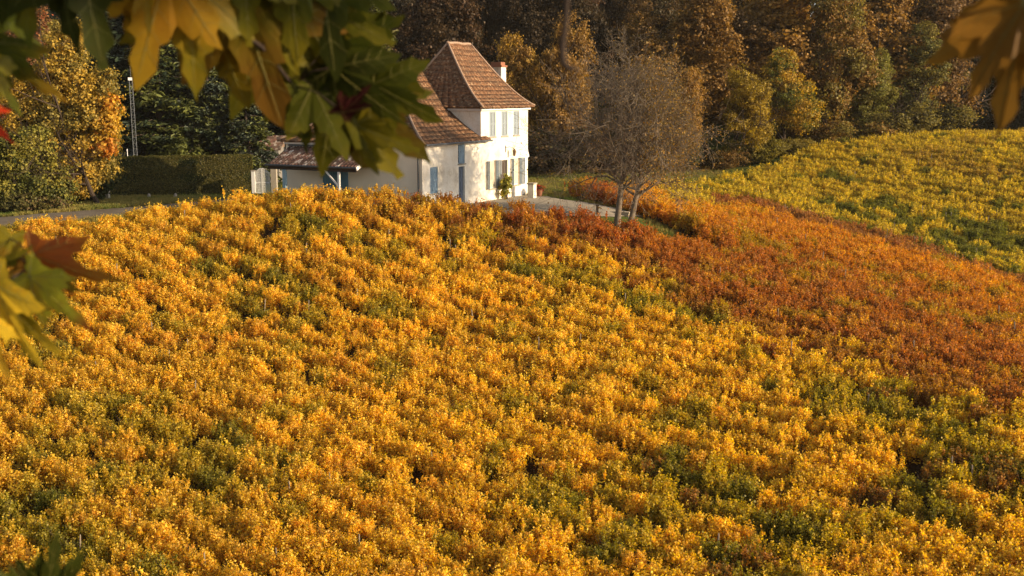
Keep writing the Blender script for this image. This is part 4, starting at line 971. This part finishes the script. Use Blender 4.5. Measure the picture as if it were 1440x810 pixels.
def maple_mesh(seed):
    g = random.Random(seed); mb = MB(); fold = g.uniform(.02, .10); curl = g.uniform(.05, .3); tw = g.uniform(-.25, .25); ph = g.uniform(0, 6)
    out = []
    for sgn in (1, -1):
        hs = HALF if sgn > 0 else HALF[::-1][0:]
        for r, a in hs:
            rr_ = r * (1 + g.gauss(0, .03)); aa = R(a + g.gauss(0, 1.2)) * sgn; out.append((rr_, aa))
    def P_(r, a):
        x = sin(a) * r; y = cos(a) * r; lob = cos(a * 3.33)
        z = -curl * r * r + fold * abs(x) * 1.5 * (1 if lob > 0 else -.6) + tw * x * y + .02 * sin(a * 7 + ph) * r; return Vector((x, y, z))
    n = len(out); rings = [0, .33, .66, 1]
    idx0 = len(mb.v); 
    for i in range(n):
        r0, a0 = out[i]; r1, a1 = out[(i + 1) % n]
        for k in range(3):
            p = [P_(r0 * rings[k], a0), P_(r1 * rings[k], a1), P_(r1 * rings[k + 1], a1), P_(r0 * rings[k + 1], a0)]
            if k == 0: mb.tri(p[0], p[2], p[3])
            else: mb.quad(*p)
    for a in (0, 54, -54, 108, -108):
        L = {0: .93, 54: .78, 108: .46}[abs(a)]; pts = [P_(L * t, R(a)) + Vector((0, 0, .006)) for t in (0, .25, .5, .75, 1)]; mb.tube(pts, [.006, .005, .004, .003, .0015], 4, mi=1, cap=False)
        for t in (.35, .55, .72):
            for s in (-1, 1):
                q0 = P_(L * t, R(a)); q1 = P_(L * (t + .17), R(a) + s * R(11 / (t + .1) * .9)); mb.tube([q0 + Vector((0, 0, .005)), q1 + Vector((0, 0, .005))], [.002, .001], 3, mi=1, cap=False)
    me = mb.mesh('maple_leaf', [M['maple'], M['vein']], smooth=True); return me
ML = [maple_mesh(i) for i in range(7)]
maple = empty('maple_tree', (-1.7, -1.1, gz(-1.7, -1.1)), 0, 'overhanging maple with large green, yellow and orange leaves hanging close in front of the vineyard', 'tree')
rr = random.Random(5); mb = MB(); base = maple.location.copy()
def rel(p): return Vector(p) - base
mb.tube([rel((-1.7, -1.1, base.z - .1)), rel((-1.65, -1.05, base.z + .9)), rel((-1.55, -1.1, .6)), rel((-1.3, -1.2, 2.0)), rel((-.6, -1.2, 3.2)), rel((1.2, -1.3, 4.2)), rel((3.4, -1.2, 4.4))], [.26, .2, .18, .16, .13, .08, .03], 10)
mb.tube([rel((-1.3, -1.2, 2.0)), rel((-1.2, -.2, 2.1)), rel((-1.0, .7, 1.5)), rel((-.8, 1.3, .95)), rel((-.55, 1.45, .75))], [.09, .06, .04, .02, .012], 8)
mb.build('trunk', M['darkbark'], maple, smooth=True)
cr = crown('maple_crown', [rel((3.2, -1.3, 3.0))[:] + (2.0, 1.6, 1.35), rel((1.2, -1.6, 4.0))[:] + (2.2, 1.8, 1.0), rel((5.0, -1.2, 3.1))[:] + (1.6, 1.5, 1.0), rel((-1.5, -2.2, 3.6))[:] + (2.0, 1.6, 1.1), rel((.2, -.2, 3.4))[:] + (2.0, 1.0, .8)], 420, 22, .3, .13, M['treeleaf'], 88, shell=.2)  # unseen crown added sunward to keep the hanging leaves in shade
tint(link('crown', crown('maple_low_crown', [rel((3.2, -.05, 1.95))[:] + (1.3, 1.3, .66)], 130, 22, .25, .14, M['treeleaf'], 89, shell=.1), maple), (.20, .22, .03), (.38, .22, .02))  # unseen low crown, added to block sun from the top leaves
tint(link('crown', cr, maple), (.20, .22, .03), (.38, .22, .02))
g_l = (.085, .095, .01); d_l = (.04, .048, .007); y_l = (.36, .22, .015); o_l = (.33, .165, .012); ol = (.20, .165, .012); y_lit = (.70, .47, .03); r_l = (.38, .10, .02); lm = (.50, .50, .04); br = (.24, .12, .018); dr = (.05, .012, .012)  # second yellow brightened as sunlit, brown darkened in place of shade
# branch polylines (pixel, pixel, distance) and leaves: base px, tip px, distance, tint, tint2, roll, tilt
def P3(u, v, D): return at(u, v, D)
BR = {
 'top': dict(line=[(60, -170, 1.35), (190, -60, 1.4), (320, 35, 1.45), (368, 66, 1.45), (412, 120, 1.5), (500, 150, 1.55), (555, 178, 1.55)], r=.0028, leaves=[
    (40, -75, 35, 62, 1.30, ol, g_l, .1, .3), (105, -95, 145, 92, 1.28, d_l, d_l, .0, .2), (80, -60, 98, 68, 1.3, d_l, d_l, .3, .3), (-10, -60, 5, 40, 1.3, d_l, g_l, 0, .1),
    (20, 25, 58, 78, 1.42, lm, lm, .9, 1.0), (235, -45, 190, 122, 1.36, o_l, y_l, .1, .2), (262, -30, 280, 136, 1.38, y_l, ol, -.15, .15), (210, -40, 204, 45, 1.33, y_l, y_l, .8, .9),
    (330, -30, 395, 182, 1.45, ol, br, .1, .2), (300, 30, 345, 150, 1.5, y_l, ol, .4, .5), (345, -60, 345, 60, 1.42, g_l, ol, .2, .3), (405, -65, 420, 95, 1.45, g_l, ol, 0, .2),
    (450, -60, 470, 110, 1.48, g_l, d_l, .2, .2), (455, 10, 545, 60, 1.5, g_l, ol, .1, .4), (430, 40, 530, 130, 1.52, ol, g_l, .3, .3), (370, 60, 430, 190, 1.5, ol, g_l, .0, .25),
    (418, 110, 428, 212, 1.52, ol, g_l, .2, .3), (440, 120, 487, 222, 1.5, g_l, ol, -.1, .3), (470, 130, 560, 250, 1.5, g_l, ol, .1, .2), (500, 140, 600, 232, 1.52, br, g_l, .2, .2), (525, 118, 618, 172, 1.5, g_l, ol, .2, .4), (500, 175, 580, 215, 1.5, ol, g_l, .3, .4), (468, 95, 560, 175, 1.49, d_l, g_l, .3, .4),
    (480, 60, 590, 130, 1.53, g_l, ol, .3, .5), (482, 158, 520, 124, 1.45, dr, dr, .5, .8), (520, 160, 545, 222, 1.56, d_l, ol, .6, .5), (375, -40, 450, 30, 1.5, g_l, g_l, .2, .4), (300, -60, 320, 40, 1.5, o_l, br, .2, .3)]),
 'left': dict(line=[(-160, 120, 1.2), (-90, 250, 1.25), (-40, 380, 1.3), (10, 395, 1.35), (48, 372, 1.38)], r=.003, leaves=[
    (48, 358, 142, 402, 1.4, r_l, o_l, .5, 1.0), (42, 388, 120, 462, 1.36, lm, r_l, .35, .9), (38, 372, 8, 430, 1.4, br, (.5, .42, .34), .2, .8), (-8, 400, 42, 520, 1.3, y_lit, y_lit, .7, .95), (-30, 440, 4, 528, 1.26, y_lit, o_l, .2, .8), (5, 420, 68, 495, 1.33, ol, y_lit, .3, .9),
    (15, 335, -6, 410, 1.45, ol, r_l, .1, .8), (60, 380, 95, 415, 1.42, ol, br, .9, 1.1), (8, 372, 30, 345, 1.4, ol, br, .9, .9)]),
 'upper_left': dict(line=[(-150, -60, 1.2), (-80, 20, 1.25), (-30, 75, 1.3), (0, 88, 1.32)], r=.003, leaves=[(-20, 60, 70, 134, 1.34, g_l, o_l, .2, .8), (-15, 85, 22, 160, 1.3, ol, lm, .8, .9), (-40, 45, 25, 100, 1.4, lm, g_l, .3, .6), (-45, 150, 3, 190, 1.3, (.75, .06, .02), (.75, .06, .02), .1, .8)]),
 'right': dict(line=[(1560, -160, .95), (1490, -90, 1.0), (1430, -50, 1.02)], r=.003, leaves=[(1440, 5, 1362, 130, 1.0, br, br, .1, .2), (1440, -5, 1412, 188, 1.02, br, br, -.2, .15), (1490, -20, 1490, 150, 1.03, br, br, .1, .2), (1450, -20, 1350, 25, 1.05, br, br, .1, .3)]),  # right leaves: shade put into their dark base colour
 'low': dict(line=[(-120, 900, 1.1), (-40, 860, 1.15), (20, 830, 1.2), (60, 838, 1.2)], r=.002, leaves=[(60, 845, 86, 768, 1.2, d_l, d_l, .4, .9), (45, 850, 60, 790, 1.2, d_l, d_l, .2, .8), (40, 840, -5, 786, 1.18, d_l, g_l, .9, .9), (70, 850, 112, 800, 1.22, d_l, g_l, .3, .9)]),
}
LR = random.Random(12)
for k in range(30):
    f = k / 29; u0 = 310 + 190 * f + LR.gauss(0, 22); v0 = -25 + 150 * f + LR.gauss(0, 22); a_ = R(LR.uniform(15, 100)); l_ = LR.uniform(70, 115)
    BR['top']['leaves'].append((u0, v0, u0 + cos(a_) * l_ * .8, v0 + sin(a_) * l_, 1.56 + .008 * k, LR.choice((g_l, d_l, ol)), LR.choice((g_l, d_l, ol, br)), LR.uniform(0, .5), LR.uniform(.2, .6)))
for k in range(7): BR['top']['leaves'].append((190 + k * 24, -40 + LR.gauss(0, 10), 170 + k * 30 + LR.gauss(0, 15), 70 + LR.gauss(0, 22), 1.44 + .01 * k, o_l, LR.choice((br, y_l)), LR.uniform(0, .4), .3))
for key, b in BR.items():
    mb = MB(); pts = [rel(P3(*q_)) for q_ in b['line']]; n = len(pts); rads = [b['r'] * (1.9 - 1.5 * i / (n - 1)) for i in range(n)]
    if key == 'low': pts = [rel(q_) for q_ in [(-1.9, -.4, -.9), (-1.6, .6, -.6)]] + pts; rads = [.012, .009] + rads
    else: pts = [rel((-1.05, .6, 1.52)) if key != 'right' else rel((1.2, -1.3, 4.2)), (rel((-1.05, .9, 1.2)) if key != 'right' else rel((1.5, .2, 2.4)))] + pts; rads = [.012, .009] + rads
    mb.tube(pts, rads, 7)
    def near_branch(p): return min(pts, key=lambda q_: (q_ - p).length)
    for (u0, v0, u1, v1, D, c1, c2, roll, tilt) in b['leaves']:
        p0 = rel(P3(u0, v0, D)); nb = near_branch(p0); mid = p0.lerp(nb, .5) + Vector((0, 0, .008)); mb.tube([p0, mid, nb], [.0011, .0011, .0014], 5)
    bo = mb.build('branch', M['twig'], maple, smooth=True)
    for i, (u0, v0, u1, v1, D, c1, c2, roll, tilt) in enumerate(b['leaves']):
        A_ = P3(u0, v0, D); B_ = P3(u1, v1, D * (1 - .05 * tilt)); y = (B_ - A_); L = y.length; y.normalize()
        toc = -(A_.normalized()); zx = (toc - y * toc.dot(y)).normalized(); side = y.cross(zx); zz = (zx * cos(roll * LR.choice((-1, 1))) + side * sin(roll)).normalized(); xx = y.cross(zz)
        m = Matrix((xx, y, zz)).transposed().to_4x4(); m.translation = A_ - base
        me = ML[LR.randrange(7)].copy(); sw = .84 if tilt < .7 else .45
        S = Matrix.Diagonal((L * sw, L, L, 1)); me.transform(S)
        lo = link('leaf', me, bo); lo.matrix_basis = m; tint(lo, c1, c2)
# dry hanging tendril
mb = MB(); pts = [rel(P3(*q_)) for q_ in [(806, -160, .9), (800, -60, .9), (797, 0, .9), (795, 35, .9), (791, 60, .9), (790, 82, .9), (794, 93, .9), (803, 97, .9), (812, 96, .9)]]
mb.tube([rel((1.2, -1.3, 4.2)), rel((.3, .3, 2.2))] + pts, [.005, .0038, .0028, .0026, .0025, .0027, .0030, .0034, .003, .0022, .0012], 6); mb.build('twig', M['twig'], maple, smooth=True)

# ------------------------------------------------------------------ sun, sky, camera
hm = bpy.data.materials.new('thin_haze'); hm.use_nodes = True; hn = hm.node_tree; hn.nodes.clear(); ho = hn.nodes.new('ShaderNodeOutputMaterial'); hv = hn.nodes.new('ShaderNodeVolumePrincipled')
hv.inputs['Color'].default_value = (.95, .88, .78, 1); hv.inputs['Density'].default_value = .00011; hv.inputs['Anisotropy'].default_value = .2; hn.links.new(hv.outputs[0], ho.inputs['Volume']); M['haze'] = hm
AZ = Vector((.955, -.297)).normalized(); EL = R(16)
sd = Vector((AZ.x * cos(EL), AZ.y * cos(EL), sin(EL)))
sun = bpy.data.lights.new('sun', 'SUN'); sun.energy = 5.0; sun.angle = R(.42); sun.color = (1, .76, .47)
so = bpy.data.objects.new('sun', sun); C.objects.link(so); so.rotation_euler = sd.to_track_quat('Z', 'Y').to_euler()
w = bpy.data.worlds.new('World'); SC.world = w; w.use_nodes = True; nt = w.node_tree; bg = nt.nodes['Background']
sk = nt.nodes.new('ShaderNodeTexSky'); sk.sky_type = 'NISHITA'; sk.sun_disc = False; sk.sun_elevation = EL; sk.sun_rotation = math.atan2(AZ.x, AZ.y); sk.air_density = 1.0; sk.dust_density = 2.0
hz_ = nt.nodes.new('ShaderNodeHueSaturation'); hz_.inputs['Saturation'].default_value = .45; nt.links.new(sk.outputs[0], hz_.inputs['Color']); nt.links.new(hz_.outputs[0], bg.inputs[0]); bg.inputs[1].default_value = .12
cam = bpy.data.cameras.new('camera'); co = bpy.data.objects.new('camera', cam); C.objects.link(co); SC.camera = co
cam.sensor_width = 36; cam.lens = 36 * F / 1440; cam.clip_end = 6000; cam.clip_start = .05; co.rotation_euler = (pi / 2 - TH, 0, 0)
cam.dof.use_dof = True; cam.dof.focus_distance = 55; cam.dof.aperture_fstop = 6.5
mb = MB(); mb.box(-190, 230, -8, 262, float(GZ.min()) - 40, 62); hzb = mb.build('haze', None or M['haze']); hzb['kind'] = 'stuff'
SC.cycles.volume_bounces = 0
SC.view_settings.view_transform = 'Standard'; SC.view_settings.look = 'None'; SC.view_settings.exposure = .73; SC.view_settings.gamma = 1
SC.cycles.max_bounces = 6; SC.cycles.diffuse_bounces = 3; SC.cycles.glossy_bounces = 2; SC.cycles.transmission_bounces = 4; SC.cycles.use_denoising = True
